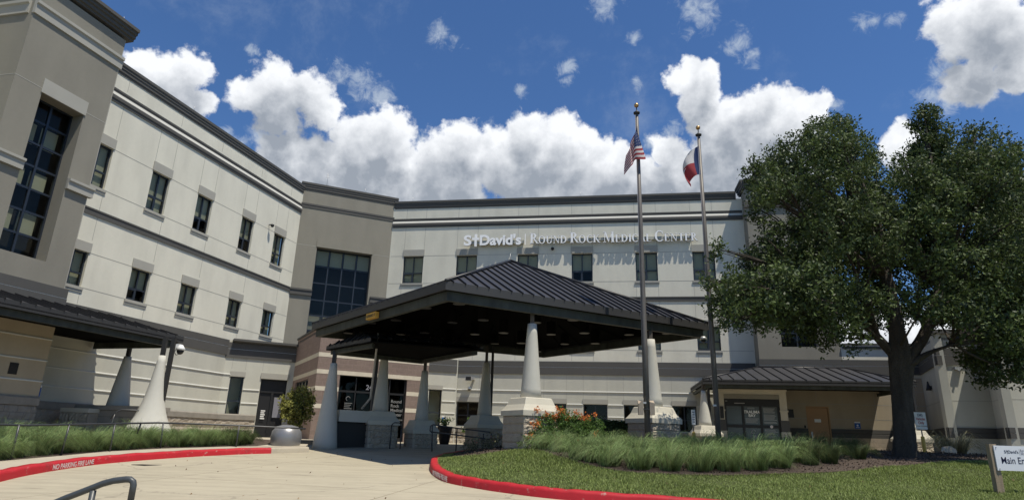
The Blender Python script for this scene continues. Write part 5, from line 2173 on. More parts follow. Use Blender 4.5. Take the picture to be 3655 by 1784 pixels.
def cloth_flag(name, label, pole, ztop, hoist, shape, colour, nu=78, nv=52):
    """shape(u,v) -> (dx, dy, dz) from the top of the hoist; colour(u,v) -> slot"""
    vs = []
    for j in range(nv + 1):
        for i in range(nu + 1):
            u, v = i / nu, j / nv
            dx, dy, dz = shape(u, v)
            vs.append((pole[0] + dx, pole[1] + dy, ztop + dz))
    qs = []; mi = []
    for j in range(nv):
        for i in range(nu):
            a = j * (nu + 1) + i
            qs.append((a, a + 1, a + nu + 2, a + nu + 1)); mi.append(colour((i + .5) / nu, (j + .5) / nv, i, j))
    o = np_mesh(name, vs, qs, ['flag_red', 'flag_white', 'flag_blue'], None, mi, True)
    return tag(o, label, 'flag')


def us_shape(u, v):
    # limp: the fly folds back under gravity, a pleat swings to the right of the pole
    dx = -.02 - .38 * u * (.6 + .4 * u) + .04 * math.sin(u * 9 + v * 2.2) * u + .26 * math.exp(-((u - .16) / .12) ** 2) * (v ** .9)
    dy = -.07 + .13 * math.sin(u * 13 + v * 1.5) * (.3 + .7 * u) - .05
    dz = -v * .92 * (1 - .35 * u) - .98 * u ** 1.15 - .12 * math.exp(-((u - .20) / .13) ** 2) * v
    return dx, dy, dz


def us_col(u, v, i, j):
    if u < .40 and v < 7 / 13:
        return 1 if (i % 5 == 2 and j % 5 == 2) else 2
    return 0 if int(v * 13) % 2 == 0 else 1


cloth_flag('flag', 'limp flag with red and white stripes and a starred blue corner', P1, 10.85, .85, us_shape, us_col)


def tx_shape(u, v):
    dx = -.03 - .62 * math.sin(min(1, u * 1.15) * 1.9) * (.35 + .75 * math.sin(.4 + 2.2 * v) * (1 - .30 * v)) * .92 + .03 * math.sin(u * 8 + v * 4) * u
    dy = -.06 + .10 * math.sin(u * 9 + v * 3) * (.25 + .75 * u)
    dz = -v * 1.0 * (1 - .10 * u) - .62 * u ** 1.3 + .05 * u * v
    return dx, dy, dz


cloth_flag('flag', 'limp flag with a blue hoist, white upper and red lower half', P2, 10.88, .95, tx_shape, lambda u, v, i, j: 2 if u < .15 else (1 if v < .55 else 0))

# ------------------------------------------------------------------ trees
TREE_A = [(13.1,17.2,10.9,.5),(13.0,17.4,11.7,.38),(12.8,17.3,10.1,.5),(12.0,18.6,8.6,.7),(12.3,19.6,8.1,.8),(11.6,18.8,7.6,.6),(12.6,19.8,9.2,.7),(11.9,16.2,8.0,.5),(12.1,19.4,7.0,.7),(14.0,17.8,3.9,0.6),(14.6,17.8,4.5,0.8),(13.7,17.8,4.7,0.7),(14.8,17.8,5.3,0.8),(15.3,17.9,6.1,0.8),(15.7,17.8,9.2,0.75),(16.1,17.8,10.3,0.63),(15.4,17.8,10.9,0.5),(15.2,18,7.4,.9),(16.3,18.4,8.2,.9),(16.4,18.4,6.8,.9),(15.8,18.2,4.9,.8),(13.2,17.5,12.0,.28),(8.9,17.4,11.0,.3),(7.3,17.5,9.9,.3),(10.4,17.6,11.6,.3),(6.0,17,7.0,.25),(14.6,17.6,11.3,.35),(5.5,16.5,5.9,.25),(8.6,15.3,9.7,0.56),(9.9,17.6,10.8,0.8),(11.3,20.0,12.3,0.77),(8.5,17.6,10.1,0.62),(9.5,20.0,11.3,0.59),(9.1,15.3,8.9,0.51),(10.6,17.6,10.1,0.74),(12.1,20.0,11.5,0.71),(6.9,15.3,8.3,0.43),(7.8,17.6,9.3,0.62),(8.9,20.0,10.5,0.59),(8.1,15.3,8.5,0.64),(9.2,17.6,9.4,0.92),(7.5,17.6,8.5,0.43),(9.5,15.3,7.8,0.51),(10.9,17.6,8.9,0.74),(12.5,20.0,9.7,0.71),(8.5,15.3,7.2,0.73),(9.6,17.6,8.1,1.05),(11.3,20.0,9.2,1.01),(8.2,17.6,7.5,0.86),(9.6,20.0,8.3,0.83),(7.2,17.6,7.0,0.37),(5.8,15.3,5.4,0.43),(6.7,17.6,6.0,0.62),(7.5,20.0,6.5,0.59),(5.6,15.3,4.8,0.34),(6.3,17.6,5.4,0.49),(7.3,20.0,5.7,0.48),(6.7,15.3,5.4,0.73),(7.9,17.6,6.2,1.05),(9.3,20.0,6.8,1.01),(7.7,15.3,5.5,0.73),(9.1,17.6,6.2,1.05),(10.2,20.0,7.1,1.01),(6.6,15.3,4.9,0.39),(7.4,17.6,5.3,0.55),(8.4,20.0,5.9,0.54),(8.4,15.3,4.6,0.47),(9.5,17.6,5.2,0.68),(9.0,15.3,5.2,0.51),(10.6,17.6,5.8,0.74),(12.2,20.0,6.2,0.71),(9.6,15.3,6.7,0.6),(10.8,17.6,7.3,0.86),(9.0,17.6,4.8,0.43),(7.1,15.3,4.9,0.39),(8.3,17.6,5.3,0.55),(9.5,20.0,5.9,0.54),(13.1,17.6,11.5,0.43),(13.1,17.6,10.6,0.62),(14.7,20.0,11.7,0.59),(10.8,15.3,8.8,0.47),(12.5,17.6,9.9,0.68),(14.3,20.0,10.9,0.65),(12.2,15.3,8.9,0.6),(13.9,17.6,10.2,0.86),(11.4,15.3,8.0,0.69),(13.3,17.6,9.2,0.98),(15.2,20.0,10.6,0.95),(12.9,15.3,8.8,0.64),(14.7,17.6,9.6,0.92),(10.7,15.3,7.4,0.6),(12.4,17.6,8.4,0.86),(14.2,20.0,9.2,0.83),(13.8,17.6,8.1,1.11),(13.3,15.3,7.5,0.69),(14.9,17.6,8.2,0.98),(10.9,15.3,6.3,0.56),(12.6,17.6,7.0,0.8),(14.2,20.0,7.7,0.77),(11.7,15.3,6.0,0.77),(13.8,17.6,6.7,1.11),(15.5,20.0,7.5,1.07),(12.8,15.3,6.2,0.64),(14.8,17.6,6.7,0.92),(10.5,15.3,5.2,0.39),(12.1,17.6,5.8,0.55),(11.4,15.3,5.0,0.56),(13.0,17.6,5.6,0.8),(14.7,20.0,6.4,0.77),(12.2,15.3,4.8,0.64),(14.2,17.6,5.5,0.92),(16.0,20.0,6.1,0.89),(13.0,15.3,4.7,0.51),(14.9,17.6,5.3,0.74),(11.7,17.6,7.7,0.43),(11.5,17.6,9.2,0.37),(12.3,15.3,4.4,0.39),(14.3,17.6,4.8,0.55)]
TREE_B = [(17.1,20.0,9.2,0.95),(17.1,20.0,7.6,0.89),(16.9,20.0,11.0,0.89),(18.5,21.5,10.5,1.2),(19.5,21,9.0,1.2),(18.2,20.5,8.0,1.1),(20,22,11,1.0),(18.8,22.5,12.0,.9),(17.8,21.5,11.9,.7),(18.5,19.5,6.6,1.1),(20,21,7,1.2),(16.7,20.0,5.9,0.71),(18,20,5.4,.9),(21.5,22,9,1.3),(16.4,20.2,11.9,.5)]


def branchy(mb, start, r0, targets, bend=.25, seed=1):
    rr = random.Random(seed)
    for (tx, ty, tz, tr) in targets:
        a = Vector(start(tx, ty, tz))
        b = Vector((tx, ty, tz))
        L = (b - a).length
        pts = []; rad = []
        side = Vector((rr.uniform(-1, 1), rr.uniform(-1, 1), rr.uniform(-.2, .6))) * L * .10
        base_r = min(r0, .022 + .011 * L)
        for k in range(8):
            t = k / 7
            pts.append(a.lerp(b, t) + side * math.sin(math.pi * t) + Vector((rr.uniform(-1, 1), rr.uniform(-1, 1), rr.uniform(-1, 1))) * .05 * L * .3)
            rad.append(base_r * (1 - .8 * t))
        mb.tube(pts, rad, 6, False)
        for q in range(4):
            e = b + Vector((rr.gauss(0, 1), rr.gauss(0, 1), rr.gauss(.2, 1))).normalized() * tr * .8
            m_ = pts[5].lerp(e, .5) + Vector((rr.uniform(-.1, .1),) * 3)
            mb.tube([pts[5], m_, e], [base_r * .4, base_r * .22, .008], 4, False)


def bark_trunk(mb, pts, rad, n=20, seed=0):
    rr = np.random.default_rng(seed)
    P_ = catmull([tuple(p) + (r,) for p, r in zip(pts, rad)], 6)
    rings = []
    ph = rr.uniform(0, 6, 6)
    for k, (x, y, z, r) in enumerate(P_):
        ring = []
        for i in range(n):
            a = 2 * math.pi * i / n
            rr_ = r * (1 + .06 * math.sin(5 * a + ph[0] + z * .6) + .05 * math.sin(9 * a + ph[1] - z * 1.1) + .035 * rr.uniform(-1, 1))
            ring.append((x + rr_ * math.cos(a), y + rr_ * math.sin(a), z))
        rings.append(ring)
    mb.smooth = True
    mb.ring_loft(rings, True)
    mb.smooth = False


T1 = thing('oak_tree', (10.42, 17, surf(10.4, 17)), 'large dense live oak with a thick forked trunk on the island, right of the flagpoles', 'tree', 'oaks on the right')
mb = MB()
bark_trunk(mb, [(10.40, 17, 1.0), (10.43, 17, 1.5), (10.50, 17, 1.95), (10.55, 17, 2.6), (10.63, 17, 3.3), (10.72, 17.0, 3.95), (10.74, 17.0, 4.7), (10.77, 17.05, 5.6), (10.72, 17.1, 7.0), (10.9, 17.3, 8.6), (11.2, 17.6, 9.6)],
           [.38, .30, .265, .25, .25, .28, .20, .17, .13, .08, .03], seed=1)
bark_trunk(mb, [(10.75, 17.0, 3.75), (11.1, 17.0, 4.25), (11.5, 17.0, 4.76), (12.0, 17.0, 5.7), (12.6, 17.3, 7.0), (12.9, 17.4, 8.0), (13.0, 17.5, 8.9)], [.22, .20, .165, .14, .10, .05, .015], 16, 2)
bark_trunk(mb, [(10.85, 16.9, 3.85), (11.4, 16.8, 4.2), (12.1, 16.8, 4.45), (13.05, 16.9, 4.8), (14.2, 17.1, 5.3)], [.17, .14, .12, .085, .03], 14, 3)
bark_trunk(mb, [(10.65, 17.1, 4.1), (10.0, 17.2, 5.0), (9.2, 17.3, 5.8), (8.3, 17.3, 6.6), (7.5, 17.2, 7.4)], [.15, .13, .11, .08, .03], 14, 4)


def st1(x, y, z):
    if x < 10.2 and z < 8: return (9.6, 17.2, 5.4) if x < 8.5 else (10.3, 17.15, 4.6)
    if x < 10.9: return (10.73, 17.1, min(z - 1, 6.4))
    if z < 6.2: return (12.1, 16.85, 4.5)
    return (12.3, 17.2, 6.3) if z > 7 else (11.6, 17.0, 4.9)


branchy(mb, st1, .11, TREE_A, seed=5)
mb.build('trunk', 'bark', T1)
lp = blob_points([(x, y, z, r * 1.08) for x, y, z, r in TREE_A], 84, .165, 36, zmin=3.4)
ragged = lp
left_or_low = lp[:, 0] < 30
leaves('crown', lp, .11, 'leaf_oak', T1, asp=.48, mats2=['leaf_oak_b'], frac=.35)

T2 = thing('oak_tree', (18.6, 21.5, 1.3), 'farther oak partly out of the picture behind the big one', 'tree', 'oaks on the right')
mb = MB()
bark_trunk(mb, [(18.6, 21.5, .9), (18.65, 21.5, 2.0), (18.6, 21.6, 4), (18.7, 21.6, 6.5), (18.8, 21.6, 9), (18.9, 21.7, 11)], [.34, .26, .22, .17, .1, .03], 16, 9)
branchy(mb, lambda x, y, z: (18.65, 21.55, min(z - 1, 7)), .1, TREE_B, seed=8)
mb.build('trunk', 'bark', T2)
leaves('crown', blob_points(TREE_B, 80, .2, 20, zmin=4.2), .14, 'leaf_oak_b', T2, asp=.48)

# ------------------------------------------------------------------ shrubs and flowers
t = thing('shrub', (-7.4, 22.9, 1.42), 'rounded yellow-green shrub in front of the brown brick entry', 'shrub')
SBL = [(-7.75, 22.9, 2.75, .34), (-7.35, 23.0, 2.9, .36), (-7.55, 22.7, 2.4, .36), (-7.2, 22.9, 2.45, .32), (-7.85, 23.0, 2.35, .28), (-7.45, 22.9, 2.05, .28)]
leaves('foliage', blob_points(SBL, 620, .07, 16), .075, 'leaf_shrub', t, asp=.65)
mb = MB()
for k in range(9):
    a = k * .7
    mb.tube([(-7.5 + .08 * math.cos(a), 22.9 + .08 * math.sin(a), 1.3), (-7.5 + .2 * math.cos(a), 22.9 + .2 * math.sin(a), 2.0), (-7.5 + .42 * math.cos(a), 22.9 + .35 * math.sin(a), 2.7)], [.018, .012, .005], 5)
mb.build('stems', 'trunk_smooth', t)

t = thing('hedge', (3.0, 19.8, 1.4), 'clipped dark green hedge between the two front columns', 'hedge')
hx = []
for k in range(9000):
    u = rng.uniform(1.35, 3.75); 
    face = rng.integers(0, 3)
    if face == 0: p = (u, 19.55 + rng.uniform(0, .06), rng.uniform(1.35, 2.26))
    elif face == 1: p = (u, rng.uniform(19.5, 20.3), 2.24 + rng.uniform(-.05, .03))
    else: p = (u, rng.uniform(19.55, 20.3), rng.uniform(1.4, 2.2))
    hx.append((p[0], p[1] + .12 * (p[0] - 2.5), p[2]))
leaves('foliage', np.array(hx), .06, 'leaf_hedge', t, asp=.6)
mb = MB(); mb.hexa([(1.4, 19.55, 1.3), (3.7, 19.8, 1.3), (3.7, 20.3, 1.3), (1.4, 20.1, 1.3), (1.4, 19.55, 2.18), (3.7, 19.8, 2.18), (3.7, 20.3, 2.18), (1.4, 20.1, 2.18)])
mb.build('branches', 'leaf_hedge', t)

# pride-of-barbados bush: feathery leaves and orange flower heads
t = thing('flowering_bush', (1.45, 16.9, 1.4), 'feathery green bush with orange-red flower clusters before the front column', 'bush')
FB_ = [(.95, 16.5, 1.75, .35), (1.35, 16.7, 1.95, .38), (1.75, 16.8, 1.85, .36), (2.05, 16.9, 1.7, .3), (.65, 16.4, 1.55, .25), (1.15, 16.6, 1.45, .4), (1.7, 16.7, 1.45, .42), (1.4, 16.9, 2.2, .2), (.8, 16.6, 2.1, .14), (1.0, 16.6, 1.95, .3), (1.6, 16.75, 2.1, .3), (2.25, 16.9, 1.95, .25), (2.4, 17, 1.7, .3)]
fp_ = []
for (x, y, z, r) in FB_:
    for k in range(int(70 * r / .35)):
        d = rng.normal(size=3); d /= np.linalg.norm(d); c0 = np.array([x, y, z]) + d * r * .7
        d2 = d * .8 + np.array([0, 0, .15]); side = np.cross(d2, [0, 0, 1]); side /= np.linalg.norm(side) + 1e-6
        for s in range(10):
            tt = s / 10
            for sg_ in (-1, 1):
                fp_.append(c0 + d2 * .26 * tt + side * sg_ * .04 * (1 - tt * .6) + np.array([0, 0, -.08 * tt * tt]))
leaves('foliage', np.array(fp_), .05, 'leaf_green', t, asp=.5)
mb = MB()
HEADS = [(1.02, 16.5, 2.28), (.80, 16.3, 2.02), (1.30, 16.5, 2.42), (1.42, 16.45, 2.38), (1.58, 16.6, 2.20), (1.78, 16.6, 2.36), (1.88, 16.7, 2.28), (2.10, 16.8, 2.25), (2.32, 16.8, 2.32), (.68, 16.2, 2.04), (.60, 16.2, 1.72), (2.28, 16.6, 1.78), (1.18, 16.5, 2.20), (.75, 16.4, 2.40), (1.7, 16.4, 1.62), (1.28, 16.5, 2.26), (2.0, 16.75, 2.20), (1.95, 16.3, 1.45)]
for (x, y, z) in HEADS:
    mb.tube([(x * .7 + .42, 16.7, 1.5), ((x + 1.4) / 2, 16.65, z - .3), (x, y, z)], [.008, .006, .004], 4)
mb.build('stems', 'leaf_green', t)
pp = []
for (x, y, z) in HEADS:
    k = int(rng.integers(24, 60)); sc_ = rng.uniform(.6, 1.1)
    pp.append(np.array([x, y, z]) + rng.normal(size=(k, 3)) * np.array([.05, .05, .045]) * sc_)
leaves('flowers', np.concatenate(pp), .045, 'petal', t, asp=.8)

rose = None
for i, (x, y, s) in enumerate([(-.78, 18.45, 1.0), (-.42, 18.2, .85), (-.05, 17.75, 1.15), (.22, 17.35, .9), (-1.1, 18.9, .8)]):
    if rose is None:
        rose = thing('rose_shrub', (0, 0, 0), 'x', 'shrub', 'low rose shrubs at the island tip')
        B_ = [(0, 0, .16, .2), (.16, .05, .2, .16), (-.15, -.03, .16, .16), (.02, -.1, .26, .12)]
        rf_ = leaves('foliage', blob_points(B_, 420, .04, 8), .05, 'leaf_rose', rose, asp=.6)
        rl_ = leaves('flowers', blob_points([(0, 0, .26, .16)], 300, .03, 2), .035, 'petal_pink', rose, asp=.8)
        cur = rose
    else:
        cur = rose.copy(); COL.objects.link(cur)
        for ch in (rf_, rl_):
            c2 = ch.copy(); COL.objects.link(c2); c2.parent = cur
    cur.location = (x, y, surf(x, y)); cur.scale = (s * 1.1, s * 1.1, s); cur.rotation_euler.z = i * 1.3
    cur['label'] = 'low rose shrub in the row before the front column pedestal'

# weeds showing over the stone bases
wd_ = None
for i, (x, y, z, s) in enumerate([(-2.05, 33.9, 2.0, 1.6), (3.0, 20.6, 2.2, .55), (2.6, 20.5, 2.2, .6), (5.6, 27.5, 1.5, 1.4), (-3.0, 26.6, 1.45, .9)]):
    if wd_ is None:
        wd_ = thing('sapling', (0, 0, 0), 'x', 'plant')
        wl_ = leaves('foliage', blob_points([(0, 0, .25, .16), (.08, 0, .42, .1), (-.08, 0, .1, .12)], 260, .05, 5), .085, 'leaf_green', wd_, asp=.6)
        cur = wd_
    else:
        cur = wd_.copy(); COL.objects.link(cur); c2 = wl_.copy(); COL.objects.link(c2); c2.parent = cur
    cur.location = (x, y, z); cur.scale = (s, s, s)
    cur['label'] = ['bright green sapling by the window behind the rear canopy column', 'right one of two light green shoots rising behind the clipped hedge', 'left one of two light green shoots rising behind the clipped hedge', 'small green plant on the ground right of the second front column', 'low green plant at the foot of the handrail right of the planter'][i]
    cur['category'] = 'plant'


def grass_clump(name, n, h, spread, matname, arch=1.0, w=.006, seg=6):
    """arching blades from one crown"""
    ang = rng.uniform(0, 2 * math.pi, n)
    r0 = rng.uniform(0, 1, n) ** .6 * spread * .38
    hh = h * rng.uniform(.5, 1.0, n) * (1 + .35 * (rng.uniform(size=n) > .9))
    sp = spread * rng.uniform(.1, 1.1, n)
    V = []
    base = np.stack([np.cos(ang) * r0, np.sin(ang) * r0], 1)
    tw = rng.normal(size=n) * .25
    for k in range(seg + 1):
        t = k / seg
        rad = r0 + sp * (t ** 1.5)
        z = hh * (np.sin(np.minimum(t * (1.25 + 1.55 * arch * (sp / spread) ** 1.4), 3.0)))
        a = ang + tw * t
        c = np.stack([np.cos(a) * rad, np.sin(a) * rad, z], 1)
        ww = w * (1 - t * .85)
        side = np.stack([-np.sin(a + 1.2), np.cos(a + 1.2), np.zeros(n)], 1) * ww
        V.append(c - side); V.append(c + side)
    V = np.stack(V, 1)
    m = 2 * (seg + 1)
    q = []
    for k in range(seg):
        q.append([2 * k, 2 * k + 1, 2 * k + 3, 2 * k + 2])
    q = np.array(q)
    Q = (np.arange(n)[:, None, None] * m + q[None]).reshape(-1, 4)
    straw = np.repeat((rng.uniform(size=n) < .09).astype(np.int32), seg)
    return np_mesh(name, V.reshape(-1, 3), Q, [matname, 'straw'], None, straw)


protos = [grass_clump('muhly_grass', 1150, .64, .84, 'muhly', w=.0068) for _ in range(3)]
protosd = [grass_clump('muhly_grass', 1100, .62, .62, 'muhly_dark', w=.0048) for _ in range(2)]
used = set()


def place_clump(pl, x, y, s, label, group, i):
    p = pl[i % len(pl)]
    if p.name in used:
        o = p.copy(); COL.objects.link(o)
    else:
        o = p; used.add(p.name)
    o.location = (x, y, surf(x, y) - .02)
    o.rotation_euler.z = i * 2.4
    o.scale = (s * (1 + .1 * math.sin(i * 3)), s, s * (1 + .07 * math.cos(i * 5)))
    tag(o, label, 'ornamental grass', group)


FRONT = [(1.3, 15.75, .66), (1.7, 14.85, .78), (2.25, 14.25, .74), (2.85, 14.0, .76), (3.5, 13.95, .70), (4.15, 14.0, .78), (4.8, 14.1, .76), (5.45, 14.3, .80), (6.1, 14.6, .80),
         (1.95, 14.6, .6), (3.2, 14.3, .6), (4.5, 14.35, .62), (5.75, 14.7, .62), (1.0, 16.1, .6), (2.3, 15.4, .66), (3.0, 14.9, .7), (3.7, 14.9, .66), (4.4, 14.9, .7), (5.1, 15.0, .68), (5.8, 15.3, .72), (6.7, 15.3, .74),
         (2.6, 16.2, .64), (3.3, 16.0, .66), (4.1, 15.9, .66), (4.8, 16.1, .68), (5.5, 16.2, .7), (6.2, 16.4, .7), (6.9, 16.6, .7)]
for i, (x, y, s) in enumerate(FRONT):
    place_clump(protos, x, y, s, 'tall fine green grass clump in the sunny bed around the flagpoles', 'grass clumps round the flagpoles', i)
for i, (x, y, s) in enumerate([(7.0, 15.0, .78), (7.55, 15.2, .7), (8.0, 16.0, .7), (8.7, 16.0, .62), (9.1, 17.2, .7), (8.3, 17.4, .72), (7.6, 17.0, .72)]):
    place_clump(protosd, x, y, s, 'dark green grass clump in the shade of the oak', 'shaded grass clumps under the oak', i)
k = 0
left = []
for i in range(17):
    t_ = i / 16
    a = [(-10.4, 12.6), (-10.35, 14.6), (-10.1, 16.0), (-9.6, 17.5), (-8.35, 19.05), (-7.75, 19.6)]
    f = t_ * 5
    j = min(int(f), 4)
    x, y = lerp(a[j], a[j + 1], f - j)
    left.append((x - .05, y, .66 + .07 * math.sin(i * 2.3)))
left += [(-10.4, 13.4, .6), (-10.35, 15.2, .6), (-9.85, 16.6, .6), (-9.2, 18.1, .55), (-8.7, 18.7, .55), (-9.3, 18.6, .62), (-11.0, 13.0, .66), (-10.95, 14.2, .66), (-10.8, 15.4, .66), (-10.5, 16.6, .64), (-9.8, 17.8, .62), (-8.9, 18.8, .6), (-8.1, 19.2, .6), (-11.5, 14.8, .64), (-11.3, 16.2, .62)]
for i, (x, y, s) in enumerate(left):
    place_clump(protos if i < 14 or i > 16 else protosd, x, y, s * (1.02 if i % 3 else 1.14), 'green arching grass clump in the row behind the left handrail', 'grass clumps behind the left handrail', i + 40)
o = grass_clump('sedge_clump', 900, .85, .95, 'sedge', w=.010)
o.location = (17.3, 25.0, 1.45)
tag(o, 'grey-green spiky grass clump behind the pale boulder', 'ornamental grass')

# boulder
def boulder(name, loc, sx, sy, sz, matname, label, cat, seed):
    bm = bmesh.new()
    bmesh.ops.create_icosphere(bm, subdivisions=3, radius=1)
    rr = random.Random(seed)
    planes = [(Vector((rr.gauss(0, 1), rr.gauss(0, 1), rr.gauss(.3, 1))).normalized(), rr.uniform(.55, .85)) for _ in range(14)]
    for v in bm.verts:
        for n_, d_ in planes:
            q = v.co.dot(n_)
            if q > d_: v.co -= n_ * (q - d_) * .95
        v.co += Vector((rr.gauss(0, .012), rr.gauss(0, .012), rr.gauss(0, .012)))
        v.co = Vector((v.co.x * sx, v.co.y * sy, max(v.co.z, -.35) * sz))
    me = bpy.data.meshes.new(name)
    bm.to_mesh(me); bm.free()
    me.materials.append(MATS[matname])
    o = bpy.data.objects.new(name, me); COL.objects.link(o)
    o.location = loc
    return tag(o, label, cat)


boulder('boulder', (16.68, 23.95 + .5, 1.62), .34, .26, .30, 'rock', 'pale rough boulder in the gravel below the far right wall', 'boulder', 3)
stones = None
mb = MB()
for k in range(420):
    x = rng.uniform(15.2, 20); y = rng.uniform(23.6, 26.2)
    if not in_poly(np.array([x]), np.array([y]), STRIP)[0]: continue
    r = rng.uniform(.03, .075)
    p = [Vector((rng.normal(), rng.normal(), rng.normal() * .6)).normalized() * r for _ in range(6)]
    c = Vector((x, y, 1.5 + r * .3))
    a = [c + Vector((r, 0, 0)), c + Vector((0, r * .8, 0)), c + Vector((-r, 0, 0)), c + Vector((0, -r * .9, 0)), c + Vector((0, 0, r * .7))]
    mb.add(a, [(0, 1, 4), (1, 2, 4), (2, 3, 4), (3, 0, 4)])
tag(mb.build('river_stones', 'rock'), 'loose pale stones scattered round the boulder', 'stones', kind='stuff')

# ------------------------------------------------------------------ rails, signs and small things
def railing(label, posts, top, extra=None, r=.022, matname='rail', cat='handrail'):
    t = thing('handrail', top[0], label, cat)
    mb = MB(); mb.tube(top, r, 8); mb.build('top_rail', matname, t)
    for (a, b) in posts:
        mb = MB(); mb.tube([a, b], r * .95, 8); mb.build('post', matname, t)
    if extra:
        for e in extra:
            mb = MB(); mb.tube(e, r * .85, 8); mb.build('lower_rail', matname, t)
    return t


TOPL = [(-10.2, 11.3, 1.58), (-10.3, 13.2, 1.62), (-10.2, 13.7, 1.62), (-9.92, 14.75, 1.67), (-9.65, 16.0, 1.73), (-9.3, 17.2, 1.79), (-8.9, 17.9, 1.80), (-7.7, 18.6, 1.80), (-6.66, 19.0, 1.78), (-6.0, 19.3, 1.77)]
railing('long black handrail in front of the grass beside the left red kerb', [((-10.12, 13.45, 1.62), (-10.12, 13.45, .9)), ((-9.93, 14.7, 1.67), (-9.93, 14.65, .95)), ((-9.66, 15.95, 1.73), (-9.62, 15.9, 1.0)), ((-9.2, 17.3, 1.79), (-9.15, 17.3, 1.1)), ((-7.7, 18.6, 1.8), (-7.7, 18.6, 1.15)), ((-9.45, 16.7, 1.77), (-9.5, 16.7, 1.5))], TOPL)
railing('bent black grab rail standing behind the long rail under the left canopy', [((-12.55, 20.6, 2.05), (-12.65, 20.6, 1.4))], [(-12.65, 20.6, 1.9), (-12.55, 20.6, 2.12), (-12.4, 20.65, 2.2), (-12.0, 20.9, 2.2), (-11.85, 21.0, 2.14)])
railing('black two-bar handrail beside the planter in front of the rear column', [((-2.44, 21.1, 2.0), (-2.40, 21.1, 1.2)), ((-1.62, 21.05, 1.93), (-1.62, 21.05, 1.2)), ((-.75, 21.0, 1.8), (-.75, 21.0, 1.25))],
        [(-2.44, 21.1, 1.78), (-2.50, 21.1, 1.84), (-2.50, 21.1, 1.98), (-2.42, 21.1, 2.03), (-1.6, 21.05, 1.94), (-.55, 21.0, 1.85), (-.49, 21.0, 1.8), (-.50, 21.0, 1.68), (-.56, 21.0, 1.63), (-1.6, 21.05, 1.73), (-2.44, 21.1, 1.80)])
railing('short black loop handrail in the shade left of the brick entry doors', [((-3.95, 22.1, 2.0), (-3.95, 22.1, 1.2)), ((-3.6, 22.1, 2.0), (-3.6, 22.1, 1.2))], [(-3.95, 22.1, 1.9), (-3.93, 22.1, 2.03), (-3.85, 22.1, 2.08), (-3.68, 22.1, 2.08), (-3.62, 22.1, 2.0), (-3.6, 22.1, 1.9)])
railing('thick grey metal handrail close to the camera at the bottom left', [((-2.47, 4.0, 1.245), (-2.47, 4.0, .3)), ((-2.235, 4.0, 1.255), (-2.235, 4.0, .3))],
        [(-3.0, 4.0, 1.02), (-2.80, 4.0, 1.115), (-2.63, 4.0, 1.195), (-2.50, 4.0, 1.25), (-2.42, 4.0, 1.285), (-2.36, 4.0, 1.302), (-2.29, 4.0, 1.312), (-2.262, 4.0, 1.312), (-2.242, 4.0, 1.30), (-2.236, 4.0, 1.28), (-2.235, 4.0, 1.2)], r=.019, matname='rail_near')

# planter pot with plant
t = thing('planter_pot', (-2.45, 25.6, 1.4), 'tall dark tapered planter pot with a leafy plant behind the handrail', 'planter')
mb = MB(); mb.lathe(-2.45, 25.6, [(.17, 1.38), (.2, 1.5), (.27, 1.85), (.31, 2.06), (.29, 2.07), (.26, 2.0)], 26); mb.build('pot', 'planter', t)
pt = []
for k in range(34):
    a = rng.uniform(0, 6.28); L = rng.uniform(.35, .6); e = rng.uniform(.1, .5)
    for s in range(9):
        f = s / 9
        pt.append((-2.45 + math.cos(a) * e * f, 25.6 + math.sin(a) * e * f, 2.03 + L * f * (1 - .3 * f)))
leaves('plant', np.array(pt), .10, 'leaf_green', t, asp=.35, up=.5)

# shiny rounded object at the end of the kerb
o = thing('polished_drum', (-6.75, 19.9, 1.2), 'rounded shiny grey drum at the kerb end beside the leftmost entry column', 'drum')
mb = MB(); mb.lathe(-6.75, 19.9, [(.36, 1.12), (.43, 1.3), (.46, 1.5), (.43, 1.68), (.32, 1.82), (.12, 1.87)], 30); mb.build('shell', 'polished', o)
mb = MB(); mb.lathe(-6.75, 19.9, [(.40, 1.06), (.41, 1.06), (.41, 1.14), (.39, 1.14)], 30); mb.build('foot_ring', 'black', o)

# entrance board
fb = Frame(9.16, 12.2, 1.0, -.03)
t = thing('entrance_board', fb.P(0, .94), 'white board on wooden posts with dark lettering pointing to the main entrance', 'sign')
gz = surf(9.2, 12.2)
mb = MB(); fb.box(mb, .03, 1.72, 1.33, 1.775, 0, .02); mb.build('board', 'board', t)
for s in (-.03, 1.62):
    mb = MB()
    P0 = [fb.P(s, gz - .1, -.11), fb.P(s + .13, gz - .1, -.11), fb.P(s + .13, gz - .1, -.002), fb.P(s, gz - .1, -.002)]
    rings = []
    for k in range(9):
        z = gz - .1 + (1.80 - gz + .1) * k / 8
        rings.append([(p.x + .003 * math.sin(k * 2 + i), p.y, z) for i, p in enumerate(P0)])
    mb.ring_loft(rings); mb.build('post', 'wood_post', t)
text_obj('lettering', 'Main Entrance', .172, 'navy', fmat(fb, .12, 1.455, .021), .001, .001, t, sx=.80)
text_obj('lettering', 'S', .078, 'navy', fmat(fb, .205, 1.64, .021), .001, .001, t, sx=.95)
text_obj('lettering', "David's", .078, 'navy', fmat(fb, .273, 1.64, .021), .001, .001, t, sx=.86)
mb = MB(); fb.box(mb, .256, .264, 1.63, 1.70, .021, .023); fb.box(mb, .244, .276, 1.672, 1.680, .021, .023); mb.build('cross', 'navy', t)
mb = MB(); fb.box(mb, .488, .492, 1.61, 1.72, .021, .023)
mb.cur = 0
roman(mb, fb, 'ROUND ROCK', .51, 1.672, .045, .035, .021, .0225, .80)
roman(mb, fb, 'MEDICAL CENTER', .51, 1.618, .045, .035, .021, .0225, .93)
mb.m = [0] * len(mb.m)
mb.build('small_lettering', 'grey_text', t)
mb = MB()
